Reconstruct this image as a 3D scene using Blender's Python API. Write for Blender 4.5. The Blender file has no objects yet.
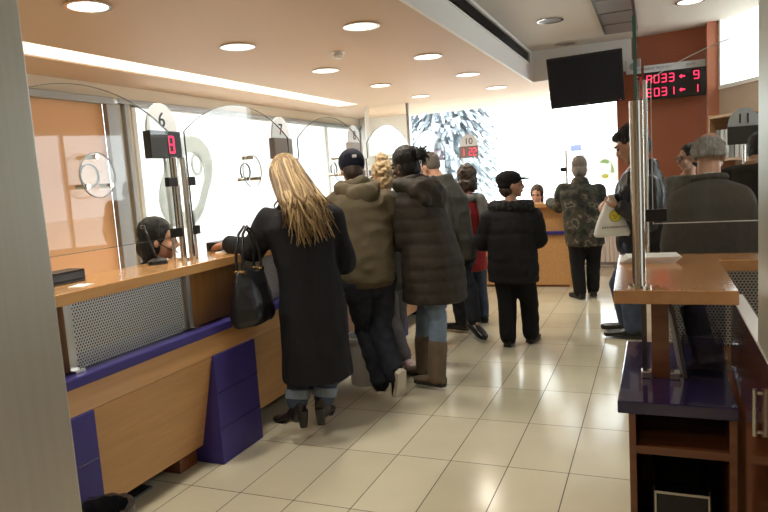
import bpy, bmesh, math, random
import numpy as np
from mathutils import Vector, Matrix, Euler
random.seed(7)
SC = bpy.context.scene
COL = SC.collection
PI = math.pi
V = Vector

# ------------------------------------------------------------------ camera
FPX = 655.5
CAMH = 1.49
yaw, pitch, roll = [math.radians(a) for a in (-22.79, 6.76, -3.80)]
cF = V((math.sin(yaw)*math.cos(pitch), math.cos(yaw)*math.cos(pitch), -math.sin(pitch)))
cR0 = V((math.cos(yaw), -math.sin(yaw), 0)); cU0 = cR0.cross(cF)
cR = math.cos(roll)*cR0 + math.sin(roll)*cU0
cU = -math.sin(roll)*cR0 + math.cos(roll)*cU0
cam = bpy.data.objects.new('camera', bpy.data.cameras.new('camera'))
COL.objects.link(cam)
cam.matrix_world = Matrix(((cR.x, cU.x, -cF.x, 0), (cR.y, cU.y, -cF.y, 0), (cR.z, cU.z, -cF.z, CAMH), (0, 0, 0, 1)))
cam.data.sensor_width = 36; cam.data.lens = FPX/768*36
cam.data.clip_start = 0.05; cam.data.clip_end = 200
SC.camera = cam

def at(px, py, Y=None, X=None, Z=None):
    d = cR*((px-384)/FPX) - cU*((py-256)/FPX) + cF
    if Y is not None: t = Y/d.y
    elif X is not None: t = X/d.x
    else: t = (Z-CAMH)/d.z
    return V((0, 0, CAMH)) + d*t

# ------------------------------------------------------------------ materials
def mat(name, color, rough=.5, metal=0., var=.0, vscale=8., stretch=(1,1,1), bump=0., bscale=60., spec=.5, coat=0., emit=None, estr=0., alpha=None, trans=0., sheen=0., color2=None):
    m = bpy.data.materials.new(name); m.use_nodes = True
    nt = m.node_tree; N = nt.nodes; L = nt.links
    b = N['Principled BSDF']
    b.inputs['Base Color'].default_value = (*color, 1)
    b.inputs['Roughness'].default_value = rough
    b.inputs['Metallic'].default_value = metal
    b.inputs['Specular IOR Level'].default_value = spec
    b.inputs['Coat Weight'].default_value = coat
    b.inputs['Transmission Weight'].default_value = trans
    if sheen:
        b.inputs['Sheen Weight'].default_value = sheen
    if emit:
        b.inputs['Emission Color'].default_value = (*emit, 1); b.inputs['Emission Strength'].default_value = estr
    if var or bump or color2:
        tc = N.new('ShaderNodeTexCoord'); mp = N.new('ShaderNodeMapping')
        mp.inputs['Scale'].default_value = stretch
        L.new(tc.outputs['Object'], mp.inputs['Vector'])
        nz = N.new('ShaderNodeTexNoise'); nz.inputs['Scale'].default_value = vscale; nz.inputs['Detail'].default_value = 4
        L.new(mp.outputs[0], nz.inputs['Vector'])
        cr = N.new('ShaderNodeValToRGB')
        c2 = color2 or tuple(min(1, c*(1+var)) for c in color)
        c1 = color if color2 else tuple(c*(1-var) for c in color)
        cr.color_ramp.elements[0].position = .3; cr.color_ramp.elements[0].color = (*c1, 1)
        cr.color_ramp.elements[1].position = .7; cr.color_ramp.elements[1].color = (*c2, 1)
        L.new(nz.outputs['Fac'], cr.inputs[0]); L.new(cr.outputs[0], b.inputs['Base Color'])
        if bump:
            n2 = N.new('ShaderNodeTexNoise'); n2.inputs['Scale'].default_value = bscale; n2.inputs['Detail'].default_value = 3
            L.new(mp.outputs[0], n2.inputs['Vector'])
            bp = N.new('ShaderNodeBump'); bp.inputs['Strength'].default_value = bump; bp.inputs['Distance'].default_value = .01
            L.new(n2.outputs['Fac'], bp.inputs['Height']); L.new(bp.outputs[0], b.inputs['Normal'])
    return m

def emis(name, color, s):
    m = bpy.data.materials.new(name); m.use_nodes = True
    nt = m.node_tree; nt.nodes.clear()
    e = nt.nodes.new('ShaderNodeEmission'); e.inputs[0].default_value = (*color, 1); e.inputs[1].default_value = s
    o = nt.nodes.new('ShaderNodeOutputMaterial'); nt.links.new(e.outputs[0], o.inputs[0])
    return m

def glass(name, tint=(1,1,1), refl=.09, frost=0., frost_col=(.9,.92,.93)):
    m = bpy.data.materials.new(name); m.use_nodes = True
    nt = m.node_tree; nt.nodes.clear(); N = nt.nodes; L = nt.links
    t = N.new('ShaderNodeBsdfTransparent'); t.inputs[0].default_value = (*tint, 1)
    g = N.new('ShaderNodeBsdfGlossy'); g.inputs['Roughness'].default_value = .0
    lw = N.new('ShaderNodeLayerWeight'); lw.inputs['Blend'].default_value = .35
    mr = N.new('ShaderNodeMapRange'); mr.inputs['To Min'].default_value = refl*.5; mr.inputs['To Max'].default_value = .55
    pw = N.new('ShaderNodeMath'); pw.operation = 'POWER'; pw.inputs[1].default_value = 2.2
    L.new(lw.outputs['Facing'], pw.inputs[0]); L.new(pw.outputs[0], mr.inputs[0])
    mx = N.new('ShaderNodeMixShader'); L.new(mr.outputs[0], mx.inputs[0]); L.new(t.outputs[0], mx.inputs[1]); L.new(g.outputs[0], mx.inputs[2])
    o = N.new('ShaderNodeOutputMaterial')
    if frost:
        d = N.new('ShaderNodeBsdfDiffuse'); d.inputs[0].default_value = (*frost_col, 1)
        tl = N.new('ShaderNodeBsdfTranslucent'); tl.inputs[0].default_value = (*frost_col, 1)
        dm = N.new('ShaderNodeMixShader'); dm.inputs[0].default_value = .5; L.new(d.outputs[0], dm.inputs[1]); L.new(tl.outputs[0], dm.inputs[2])
        m2 = N.new('ShaderNodeMixShader'); m2.inputs[0].default_value = frost
        L.new(mx.outputs[0], m2.inputs[1]); L.new(dm.outputs[0], m2.inputs[2]); L.new(m2.outputs[0], o.inputs[0])
    else:
        L.new(mx.outputs[0], o.inputs[0])
    return m

def wood(name, c1, c2, rough=.35, axis='Y', coat=.2, spec=.5):
    st = {'X': (1.2, 14, 14), 'Y': (14, 1.2, 14), 'Z': (14, 14, 1.2)}[axis]
    m = mat(name, c1, rough, var=.1, vscale=2.2, stretch=st, color2=c2, coat=coat, spec=spec)
    m.node_tree.nodes['Principled BSDF'].inputs['Coat Roughness'].default_value = .12
    return m

def perforated(name, metal_col, pitch, r, axes):
    """sheet metal with staggered round holes; axes = the two object axes of the sheet"""
    m = bpy.data.materials.new(name); m.use_nodes = True
    nt = m.node_tree; N = nt.nodes; L = nt.links
    b = N['Principled BSDF']; b.inputs['Base Color'].default_value = (*metal_col, 1); b.inputs['Metallic'].default_value = .8; b.inputs['Roughness'].default_value = .4
    tc = N.new('ShaderNodeTexCoord'); sp = N.new('ShaderNodeSeparateXYZ'); L.new(tc.outputs['Object'], sp.inputs[0])
    def math_(op, a, bb=None):
        n = N.new('ShaderNodeMath'); n.operation = op
        for i, v in enumerate((a, bb)):
            if v is None: continue
            if isinstance(v, (int, float)): n.inputs[i].default_value = v
            else: L.new(v, n.inputs[i])
        return n.outputs[0]
    u = math_('DIVIDE', sp.outputs[axes[0]], pitch); w = math_('DIVIDE', sp.outputs[axes[1]], pitch*1.732)
    def grid(off):
        a = math_('SUBTRACT', math_('FRACT', math_('ADD', u, off+100)), .5)
        c = math_('MULTIPLY', math_('SUBTRACT', math_('FRACT', math_('ADD', w, off+100)), .5), 1.732)
        return math_('SQRT', math_('ADD', math_('MULTIPLY', a, a), math_('MULTIPLY', c, c)))
    d = math_('MINIMUM', grid(0.), grid(.5))
    hole = math_('LESS_THAN', d, r)
    t = N.new('ShaderNodeBsdfTransparent'); mx = N.new('ShaderNodeMixShader')
    L.new(hole, mx.inputs[0]); L.new(b.outputs[0], mx.inputs[1]); L.new(t.outputs[0], mx.inputs[2])
    L.new(mx.outputs[0], N['Material Output'].inputs[0])
    return m

M = {}
M['oak'] = wood('oak_veneer', (.50, .265, .10), (.58, .32, .13), .32, 'Y')
M['oak_z'] = wood('oak_veneer_upright', (.42, .21, .08), (.50, .27, .10), .35, 'Z')
M['oak_top'] = wood('oak_worktop', (.52, .27, .10), (.60, .34, .14), .18, 'Y', coat=.5)
M['desk_top'] = wood('honey_worktop', (.56, .27, .105), (.63, .33, .14), .16, 'Y', coat=.6)
M['brown_wood'] = wood('dark_cherry_veneer', (.17, .055, .02), (.23, .08, .028), .25, 'X', coat=.4)
M['gate_wood'] = wood('varnished_mahogany', (.12, .033, .012), (.17, .05, .018), .14, 'Z', coat=.8)
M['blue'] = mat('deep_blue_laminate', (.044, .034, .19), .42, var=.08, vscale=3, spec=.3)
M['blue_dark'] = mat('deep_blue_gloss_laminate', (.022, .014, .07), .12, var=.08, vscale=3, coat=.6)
M['steel'] = mat('brushed_steel', (.55, .53, .49), .28, 1., var=.06, vscale=6, stretch=(30, 30, .5))
M['steel_col'] = mat('satin_steel_cladding', (.64, .635, .56), .42, .7, var=.03, vscale=3, stretch=(20, 20, .4))
M['chrome'] = mat('polished_steel', (.72, .68, .62), .14, 1.)
M['gunmetal'] = mat('dark_grey_metal', (.10, .10, .10), .35, .8)
M['black_plastic'] = mat('black_plastic', (.012, .012, .013), .35)
M['black_gloss'] = mat('glossy_black_screen', (.013, .015, .021), .3, spec=.3)
M['grey_plastic'] = mat('grey_plastic', (.30, .30, .29), .5, var=.05)
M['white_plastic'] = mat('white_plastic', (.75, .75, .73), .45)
M['sign_grey'] = mat('pale_grey_sign_board', (.62, .65, .67), .5)
M['display_grey'] = mat('grey_brown_display_case', (.17, .145, .135), .4)
M['ceil_warm'] = mat('peach_painted_ceiling', (.61, .435, .30), .6, var=.015, vscale=.7)
M['ceil_grey'] = mat('off_white_ceiling', (.60, .57, .52), .7, var=.015, vscale=.7)
M['soffit'] = mat('white_painted_soffit', (.82, .81, .78), .6)
M['wall_cream'] = mat('cream_paint', (.80, .72, .58), .7, var=.02, vscale=1)
M['wall_orange'] = mat('apricot_paint', (.80, .44, .22), .6, var=.03, vscale=1)
M['wall_white'] = mat('white_paint', (.85, .84, .81), .6)
M['terracotta'] = mat('terracotta_panel', (.40, .13, .07), .42, var=.04, vscale=2)
M['terracotta_l'] = mat('terracotta_pilaster', (.50, .19, .11), .42, var=.04, vscale=2)
M['wall_beige'] = mat('beige_wall', (.45, .36, .28), .7, var=.02)
M['frame_grey'] = mat('grey_aluminium_frame', (.36, .36, .36), .4, .4)
M['frame_white'] = mat('white_window_frame', (.80, .80, .78), .4)
M['glass'] = glass('clear_glass', (.97, .985, .975), .045)
M['glass_tint'] = glass('tinted_fill_door_glass', (.42, .43, .42), .08)
M['glass_edge'] = mat('green_glass_edge', (.10, .27, .22), .1, spec=.8)
M['glass_dark'] = mat('smoked_glass_edge', (.07, .085, .08), .15)
M['frost'] = glass('frosted_decal', (.95, .97, .97), .06, .55, (.70, .74, .72))
M['acrylic'] = glass('clear_acrylic', (.80, .82, .86), .35)
M['paper'] = mat('white_paper', (.85, .85, .83), .7)
M['red_led'] = emis('red_led', (1., .035, .10), 2.2)
M['lamp'] = emis('lamp_diffuser', (1., .93, .82), 3.)
M['strip_light'] = emis('warm_light_panel', (1., .87, .69), 1.7)
M['curly'] = mat('curly_hair', (.05, .03, .02), .6, var=.3, vscale=40)
M['leather'] = mat('black_leather', (.012, .012, .014), .32, bump=.3, bscale=25)
M['bin_grey'] = mat('grey_bin_plastic', (.33, .33, .31), .5)
M['bin_bag'] = mat('black_bin_bag', (.015, .015, .018), .25, bump=.6, bscale=18)

def tile_floor():
    m = bpy.data.materials.new('polished_cream_tiles'); m.use_nodes = True
    nt = m.node_tree; N = nt.nodes; L = nt.links; b = N['Principled BSDF']
    tc = N.new('ShaderNodeTexCoord'); sp = N.new('ShaderNodeSeparateXYZ'); L.new(tc.outputs['Object'], sp.inputs[0])
    def ma(op, *a):
        n = N.new('ShaderNodeMath'); n.operation = op
        for i, v in enumerate(a):
            if isinstance(v, (int, float)): n.inputs[i].default_value = v
            else: L.new(v, n.inputs[i])
        return n.outputs[0]
    ux = ma('ADD', ma('DIVIDE', sp.outputs[0], .3), 106.383)
    uy = ma('ADD', ma('DIVIDE', ma('SUBTRACT', sp.outputs[1], 3.135), .6), 100.)
    def joint(u, w):
        fr = ma('FRACT', u); dd = ma('MINIMUM', fr, ma('SUBTRACT', 1., fr)); return ma('LESS_THAN', dd, w)
    j = ma('MAXIMUM', joint(ux, .0085), joint(uy, .0042))
    cx = N.new('ShaderNodeCombineXYZ'); L.new(ma('FLOOR', ux), cx.inputs[0]); L.new(ma('FLOOR', uy), cx.inputs[1])
    wn = N.new('ShaderNodeTexWhiteNoise'); wn.noise_dimensions = '2D'; L.new(cx.outputs[0], wn.inputs[0])
    nz = N.new('ShaderNodeTexNoise'); nz.inputs['Scale'].default_value = 5; nz.inputs['Detail'].default_value = 5; L.new(tc.outputs['Object'], nz.inputs[0])
    v = ma('ADD', ma('MULTIPLY', wn.outputs[0], .5), ma('MULTIPLY', nz.outputs[0], .5))
    cr = N.new('ShaderNodeValToRGB'); cr.color_ramp.elements[0].position = .2; cr.color_ramp.elements[0].color = (.56, .52, .385, 1)
    cr.color_ramp.elements[1].position = .8; cr.color_ramp.elements[1].color = (.64, .595, .455, 1); L.new(v, cr.inputs[0])
    mx = N.new('ShaderNodeMix'); mx.data_type = 'RGBA'; L.new(j, mx.inputs[0]); L.new(cr.outputs[0], mx.inputs[6]); mx.inputs[7].default_value = (.09, .07, .05, 1)
    L.new(mx.outputs[2], b.inputs['Base Color'])
    L.new(ma('ADD', ma('MULTIPLY', nz.outputs[0], .12), ma('ADD', .10, ma('MULTIPLY', j, .5))), b.inputs['Roughness'])
    b.inputs['Specular IOR Level'].default_value = .5
    bp = N.new('ShaderNodeBump'); bp.inputs['Strength'].default_value = .3; bp.inputs['Distance'].default_value = .002
    L.new(ma('SUBTRACT', 1., j), bp.inputs['Height']); L.new(bp.outputs[0], b.inputs['Normal'])
    return m
M['tiles'] = tile_floor()

# ------------------------------------------------------------------ mesh collector
class MB:
    def __init__(s): s.v = []; s.f = []; s.mi = []
    def add(s, vs, fs, mi=0):
        o = len(s.v); s.v += [V(v) for v in vs]; s.f += [tuple(i+o for i in f) for f in fs]; s.mi += [mi]*len(fs); return s
    def box(s, c, d, rot=None, mi=0):
        hx, hy, hz = [a/2 for a in d]
        R = rot.to_matrix() if isinstance(rot, Euler) else (rot or Matrix.Identity(3))
        vs = [V(c) + R @ V((x*hx, y*hy, z*hz)) for x in (-1, 1) for y in (-1, 1) for z in (-1, 1)]
        return s.add(vs, [(0,1,3,2),(4,6,7,5),(0,4,5,1),(2,3,7,6),(0,2,6,4),(1,5,7,3)], mi)
    def bb(s, x0, x1, y0, y1, z0, z1, mi=0):
        return s.box(((x0+x1)/2, (y0+y1)/2, (z0+z1)/2), (abs(x1-x0), abs(y1-y0), abs(z1-z0)), mi=mi)
    def loft(s, rings, n=14, mi=0):
        """rings: (centre, ax, ay) ellipse half axes as vectors"""
        vs = []; fs = []
        for c, ax, ay in rings:
            for k in range(n):
                a = 2*PI*k/n
                vs.append(V(c) + V(ax)*math.cos(a) + V(ay)*math.sin(a))
        for i in range(len(rings)-1):
            for k in range(n):
                fs.append((i*n+k, i*n+(k+1) % n, (i+1)*n+(k+1) % n, (i+1)*n+k))
        fs.append(tuple(range(n))[::-1]); o = (len(rings)-1)*n; fs.append(tuple(o+k for k in range(n)))
        return s.add(vs, fs, mi)
    def cyl(s, a, b, r0, r1=None, n=20, mi=0):
        a = V(a); b = V(b); r1 = r0 if r1 is None else r1
        d = (b-a).normalized(); u = d.orthogonal().normalized(); w = d.cross(u)
        return s.loft([(a, u*r0, w*r0), (b, u*r1, w*r1)], n, mi)
    def sph(s, c, r, rot=None, n=14, m=9, mi=0):
        r = (r, r, r) if isinstance(r, (int, float)) else r
        R = rot or Matrix.Identity(3); c = V(c)
        vs = [c + R @ V((0, 0, -r[2]))]; fs = []
        for i in range(1, m):
            ph = PI*i/m - PI/2
            for k in range(n):
                a = 2*PI*k/n
                vs.append(c + R @ V((r[0]*math.cos(ph)*math.cos(a), r[1]*math.cos(ph)*math.sin(a), r[2]*math.sin(ph))))
        vs.append(c + R @ V((0, 0, r[2]))); t = len(vs)-1
        for k in range(n):
            fs.append((0, 1+(k+1) % n, 1+k)); fs.append((t, 1+(m-2)*n+k, 1+(m-2)*n+(k+1) % n))
            for i in range(m-2):
                fs.append((1+i*n+k, 1+i*n+(k+1) % n, 1+(i+1)*n+(k+1) % n, 1+(i+1)*n+k))
        return s.add(vs, fs, mi)
    def cap(s, a, b, ra, rb=None, n=12, mi=0):
        rb = ra if rb is None else rb
        s.sph(a, ra, n=n, m=8, mi=mi); s.sph(b, rb, n=n, m=8, mi=mi)
        if (V(b)-V(a)).length > 1e-4: s.cyl(a, b, ra, rb, n, mi)
        return s
    def chain(s, pts, rs, n=12):
        for i in range(len(pts)-1): s.cap(pts[i], pts[i+1], rs[i], rs[i+1], n)
        return s
    def tube(s, pts, r, n=8, mi=0):
        pts = [V(p) for p in pts]; rs = r if isinstance(r, (list, tuple)) else [r]*len(pts)
        rings = []; u = None
        for i, p in enumerate(pts):
            d = (pts[min(i+1, len(pts)-1)] - pts[max(i-1, 0)]).normalized()
            u = d.orthogonal().normalized() if u is None else (u - d*u.dot(d)).normalized()
            w = d.cross(u); rings.append((p, u*rs[i], w*rs[i]))
        return s.loft(rings, n, mi)
    def prism(s, poly, O, U, W, T, mi=0):
        """polygon (u,w) extruded by vector T"""
        O = V(O); U = V(U); W = V(W); T = V(T); n = len(poly)
        a = [O+U*p[0]+W*p[1] for p in poly]
        vs = a + [p+T for p in a]
        fs = [tuple(range(n))[::-1], tuple(n+i for i in range(n))] + [(i, (i+1) % n, n+(i+1) % n, n+i) for i in range(n)]
        return s.add(vs, fs, mi)
    def ringprism(s, outer, inner, O, U, W, T, mi=0):
        O = V(O); U = V(U); W = V(W); T = V(T); n = len(outer)
        P = lambda p, t: O+U*p[0]+W*p[1]+T*t
        vs = [P(p, 0) for p in outer] + [P(p, 0) for p in inner] + [P(p, 1) for p in outer] + [P(p, 1) for p in inner]
        fs = []
        for i in range(n):
            j = (i+1) % n
            fs += [(i, n+i, n+j, j), (2*n+i, 2*n+j, 3*n+j, 3*n+i), (i, j, 2*n+j, 2*n+i), (n+i, 3*n+i, 3*n+j, n+j)]
        return s.add(vs, fs, mi)
    def mesh(s, name):
        me = bpy.data.meshes.new(name); me.from_pydata(s.v, [], s.f)
        me.polygons.foreach_set('material_index', s.mi)
        bm = bmesh.new(); bm.from_mesh(me); bmesh.ops.recalc_face_normals(bm, faces=bm.faces); bm.to_mesh(me); bm.free()
        return me
    def build(s, name, m, parent=None, smooth=False, bevel=0., origin=None):
        if origin is not None:
            for v in s.v: v -= V(origin)
        me = s.mesh(name)
        for mm in (m if isinstance(m, list) else [m]): me.materials.append(mm)
        return link(name, me, parent, smooth, bevel, origin)

def link(name, me, parent=None, smooth=False, bevel=0., origin=None):
    o = bpy.data.objects.new(name, me); COL.objects.link(o)
    if parent is not None: o.parent = parent
    if origin is not None: o.location = origin
    if smooth: me.shade_smooth(); me.set_sharp_from_angle(angle=.7)
    if bevel:
        b = o.modifiers.new('bevel', 'BEVEL'); b.width = bevel; b.segments = 2; b.limit_method = 'ANGLE'
    return o

def tag(o, label, cat, group=None):
    o['label'] = label; o['category'] = cat
    if group: o['group'] = group
    return o
def thing(name, label, cat, loc=(0, 0, 0), rotz=0., group=None):
    o = bpy.data.objects.new(name, None); COL.objects.link(o); o.empty_display_size = .1
    o.location = loc; o.rotation_euler = (0, 0, rotz)
    return tag(o, label, cat, group)
def struct(o): o['kind'] = 'structure'; return o
def copy_tree(o, parent=None):
    c = o.copy(); COL.objects.link(c)
    if parent is not None: c.parent = parent
    for ch in list(o.children): copy_tree(ch, c)
    return c
def text_mesh(txt, size, O, U, W, T=.003, name='numeral'):
    """flat lettering; O centre, U right, W up"""
    cu = bpy.data.curves.new('txt', 'FONT'); cu.body = txt; cu.size = size; cu.align_x = 'CENTER'; cu.align_y = 'CENTER'; cu.extrude = T/2; cu.offset = .0
    ob = bpy.data.objects.new('txt', cu); COL.objects.link(ob)
    dg = bpy.context.evaluated_depsgraph_get(); me = bpy.data.meshes.new_from_object(ob.evaluated_get(dg))
    bpy.data.objects.remove(ob)
    U = V(U); W = V(W); K = U.cross(W)
    me.transform(Matrix(((U.x, W.x, K.x, O[0]), (U.y, W.y, K.y, O[1]), (U.z, W.z, K.z, O[2]), (0, 0, 0, 1))))
    me.name = name
    return me
SEG = {'0': 'abcdef', '1': 'bc', '2': 'abged', '3': 'abgcd', '6': 'afgedc', '8': 'abcdefg', '9': 'abfgcd', 'A': 'abcefg', 'E': 'afged', '|': 'ef'}
def seven(mb, ch, O, U, W, T, w, h, t):
    O = V(O); U = V(U); W = V(W); T = V(T)
    S = {'a': (0, h/2, w, t), 'g': (0, 0, w, t), 'd': (0, -h/2, w, t), 'f': (-w/2, h/4, t, h/2), 'b': (w/2, h/4, t, h/2), 'e': (-w/2, -h/4, t, h/2), 'c': (w/2, -h/4, t, h/2)}
    for k in SEG[ch]:
        x, y, a, b = S[k]
        mb.prism([(x-a/2, y-b/2), (x+a/2, y-b/2), (x+a/2, y+b/2), (x-a/2, y+b/2)], O, U, W, T)

X_, Y_, Z_ = V((1, 0, 0)), V((0, 1, 0)), V((0, 0, 1))
ZL, ZU = 2.6, 2.985
XS = -1.455

# ------------------------------------------------------------------ room shell
struct(MB().bb(-6, 4.2, -3, 11.6, -.1, 0).build('floor', M['tiles']))
mb = MB(); SX0, SX1, SY0, SY1 = -4.43, -4.06, 1.9, 9.15
mb.bb(-6, SX0, -3, 11.6, ZL, ZL+.1); mb.bb(SX1, XS-.03, -3, 11.6, ZL, ZL+.1); mb.bb(SX0, SX1, -3, SY0, ZL, ZL+.1); mb.bb(SX0, SX1, SY1, 11.6, ZL, ZL+.1)
mb.bb(XS-.03, -.35, 8.86, 10.15, ZL, ZL+.1); mb.bb(-4.2, XS-.03, 10.15, 10.16, ZL, ZL+.1)
struct(mb.build('ceiling', M['ceil_warm']))
struct(MB().prism([(XS, -3), (2.42, -3), (2.42, 5.1), (.76, 8.42), (.76, 8.86), (XS, 8.86)], (0, 0, ZU), X_, Y_, (0, 0, .1)).build('ceiling_upper', M['ceil_grey']))
# soffit face with an opening for the grille
GY1 = 8.62
mb = MB(); mb.bb(XS-.03, XS, -3, 8.86, ZL, 2.795); mb.bb(XS-.03, XS, -3, GY1, 2.955, ZU+.05); mb.bb(XS-.03, XS, GY1, 8.86, 2.795, ZU+.05)
mb.bb(XS-.25, XS-.2, -3, 8.86, 2.7, ZU+.1); mb.bb(XS-.25, XS, -3, 8.86, ZU+.05, ZU+.1); mb.bb(XS-.25, XS-.001, GY1+.002, GY1+.05, ZL+.1, ZU+.05)
struct(mb.build('wall_soffit', M['soffit']))
struct(MB().bb(XS, .7, 8.83, 8.87, ZL, ZU+.02).build('wall_beam', M['soffit']))
# left wall (behind tellers) with openings
WX = -5.05
mb = MB(); mb.bb(WX-.15, WX, -3, 11.6, 2.46, ZL); mb.bb(WX-.15, WX, -3, 4.2, 0, 2.46)
mb.bb(WX-.15, WX, 11.3, 11.6, 0, 2.46)
struct(mb.build('wall_left', M['wall_cream']))
struct(MB().bb(WX-.15, WX, 5.45, 11.3, 0, .62).build('trim_1', M['wall_cream']))
# orange panelled door leaf area
mb = MB(); mb.bb(WX-.12, WX-.02, 1.5, 5.1, 0, 2.46)
struct(mb.build('wall_partition', M['wall_orange']))
mb = MB(); mb.bb(WX-.02, WX+.04, 1.5, 5.2, 2.40, 2.47); mb.bb(WX-.02, WX+.04, 5.1, 5.27, 0, 2.40); mb.bb(WX-.02, WX+.02, 5.36, 5.42, 0, 2.47); mb.bb(WX-.02, WX+.03, 5.27, 11.3, 2.42, 2.47)
struct(mb.build('door_1', M['frame_grey'], bevel=.006))
mb = MB(); mb.bb(WX-.1, WX-.03, 5.27, 5.5, 0, 2.46)
struct(mb.build('wall_pier', M['wall_cream']))
# window_1: long window behind the tellers
w1 = struct(MB().bb(WX-.09, WX-.08, 5.5, 11.3, .62, 2.46).build('window_1', M['glass']))
mb = MB()
for y in (5.53, 8.45, 8.56, 9.95, 11.27): mb.bb(WX-.1, WX-.02, y-.03, y+.03, .62, 2.44)
mb.bb(WX-.1, WX-.02, 5.5, 11.3, 2.40, 2.46); mb.bb(WX-.1, WX-.0, 5.5, 11.3, .60, .66)
mb.build('window_frame', M['frame_white'], w1, bevel=.004)
M['blind'] = glass('white_blind_fabric', (.95, .95, .95), .02, .62, (.86, .85, .83))
for y0, y1 in ((5.57, 8.4), (8.6, 9.91), (10.0, 11.22)):
    mb = MB(); n = int((y1-y0)/.125)
    for i in range(n):
        y = y0+(i+.5)*(y1-y0)/n; mb.box((WX-.045, y, 1.54), (.004, (y1-y0)/n*1.04, 1.74), Euler((0, 0, .05)))
    mb.build('blind', M['blind'], w1)
# end walls
struct(MB().bb(-5.2, -4.1, 11.3, 11.45, 0, ZL).build('wall_end', M['wall_white']))
PA, PB, PC = V((-4.14, 9.48, 0)), V((-1.46, 9.89, 0)), V((-.40, 10.05, 0))
mb = MB(); mb.prism([(0, 0), (.06, 0), (.06, ZL), (0, ZL)], PA, X_, Z_, (-.85, 1.9, 0))
struct(mb.build('wall_return', M['wall_white']))
# window_2: shop front
ud = (PC-PA).normalized(); LW = (PC-PA).length; nd = V((ud.y, -ud.x, 0))
def wpt(u, z, off=0): return PA + ud*u + Z_*z + nd*off
def wbox(mb, u0, u1, z0, z1, o0, o1, mi=0):
    mb.prism([(u0, z0), (u1, z0), (u1, z1), (u0, z1)], PA+nd*o0, ud, Z_, nd*(o1-o0), mi); return mb
struct(wbox(MB(), 0, LW, 0, .45, -.12, .02).build('wall_back', M['wall_white']))
w2 = struct(wbox(MB(), 0, LW, .45, ZL, -.045, -.035).build('window_2', M['glass']))
mb = MB()
def upx(px): # parameter of the window line seen at that column of the far wall
    best = min((abs((at(px, 130, Y=(wpt(u/200*LW, 0).y)).x) - wpt(u/200*LW, 0).x), u/200*LW) for u in range(201)); return best[1]
for px in (367, 408): u = upx(px); wbox(mb, u-.02, u+.02, .45, ZL, -.07, .0)
wbox(mb, LW-.05, LW, .45, ZL, -.07, 0); wbox(mb, 0, LW, .45, .52, -.08, .03); 
mb.build('window_frame', M['frame_grey'], w2)
# terracotta wall behind the queue board
mb = MB(); TA, TB = V((-.44, 8.86, 0)), V((.57, 8.70, 0)); tu = (TB-TA).normalized(); tl = (TB-TA).length; tn = V((tu.y, -tu.x, 0))
mb.prism([(0, 0), (tl, 0), (tl, ZU), (0, ZU)], TA, tu, Z_, -tn*.12)
for z in (2.72, 1.95, 1.1): mb.prism([(0, z), (tl, z), (tl, z+.012), (0, z+.012)], TA, tu, Z_, tn*.006)
struct(mb.build('wall_terracotta', M['terracotta']))
struct(MB().bb(-.44, -.38, 8.96, 10.1, 0, ZL).build('wall_jamb', M['terracotta']))
struct(MB().bb(.555, .675, 8.45, 8.75, 0, ZU).build('trim_2', M['terracotta_l']))
# angled wall with the high window beyond the pilaster
QA, QB = V((.66, 8.48, 0)), V((2.35, 5.1, 0)); qu = (QB-QA).normalized(); ql = (QB-QA).length; qn = V((qu.y, -qu.x, 0))
def qprism(mb, u0, u1, z0, z1, o0, o1): mb.prism([(u0, z0), (u1, z0), (u1, z1), (u0, z1)], QA+qn*o0, qu, Z_, qn*(o1-o0)); return mb
mb = MB(); qprism(mb, 0, 1.95, 0, 2.25, -.12, 0); qprism(mb, 1.95, 3.5, 0, .85, -.12, 0); qprism(mb, 3.5, ql, 0, 2.3, -.12, 0); qprism(mb, 0, .05, 2.25, ZU, -.12, 0); qprism(mb, 1.6, 1.95, 2.25, ZU, -.12, 0); qprism(mb, 1.95, ql, 2.3, ZU, -.12, 0)
struct(mb.build('wall_angled', M['wall_beige']))
w3 = struct(qprism(MB(), .05, 1.6, 2.25, ZU, -.08, -.07).build('window_3', M['glass']))
mb = MB(); qprism(mb, .05, 1.6, 2.23, 2.27, -.1, .02); qprism(mb, .04, .07, 2.25, ZU, -.1, .01); qprism(mb, .8, .83, 2.25, ZU, -.1, .0)
mb.build('window_frame', M['frame_white'], w3)
w4 = struct(qprism(MB(), 1.95, 3.5, .85, 2.3, -.08, -.07).build('window_4', M['glass']))
mb = MB(); qprism(mb, 1.95, 3.5, .83, .88, -.1, .02); qprism(mb, 1.95, 3.5, 2.27, 2.3, -.1, .0); qprism(mb, 2.7, 2.74, .85, 2.3, -.1, 0)
mb.build('window_frame', M['frame_white'], w4)
mb = MB(); mb.bb(2.3, 2.42, -3, -1.6, 0, ZU); mb.bb(2.3, 2.42, 1.2, 5.15, 0, ZU); mb.bb(2.3, 2.42, -1.6, 1.2, 2.4, ZU)
d2 = struct(MB().bb(2.35, 2.36, -1.6, 1.2, 0, 2.4).build('fill_door', M['glass_tint']))  # unseen glass door, added to let in fill daylight
fr = MB()
for y in (-1.58, -.2, 1.18): fr.bb(2.32, 2.39, y-.03, y+.03, 0, 2.4)
fr.bb(2.32, 2.39, -1.6, 1.2, 2.34, 2.4); fr.build('fill_door_frame', M['frame_grey'], d2)
struct(mb.build('wall_right', M['wall_beige']))
struct(MB().bb(-6, 2.4, -3.1, -3, 0, ZU).build('wall_front', M['wall_beige']))
struct(MB().bb(-6, -5.9, -3, 1.5, 0, ZL).build('wall_side', M['wall_cream']))
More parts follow.
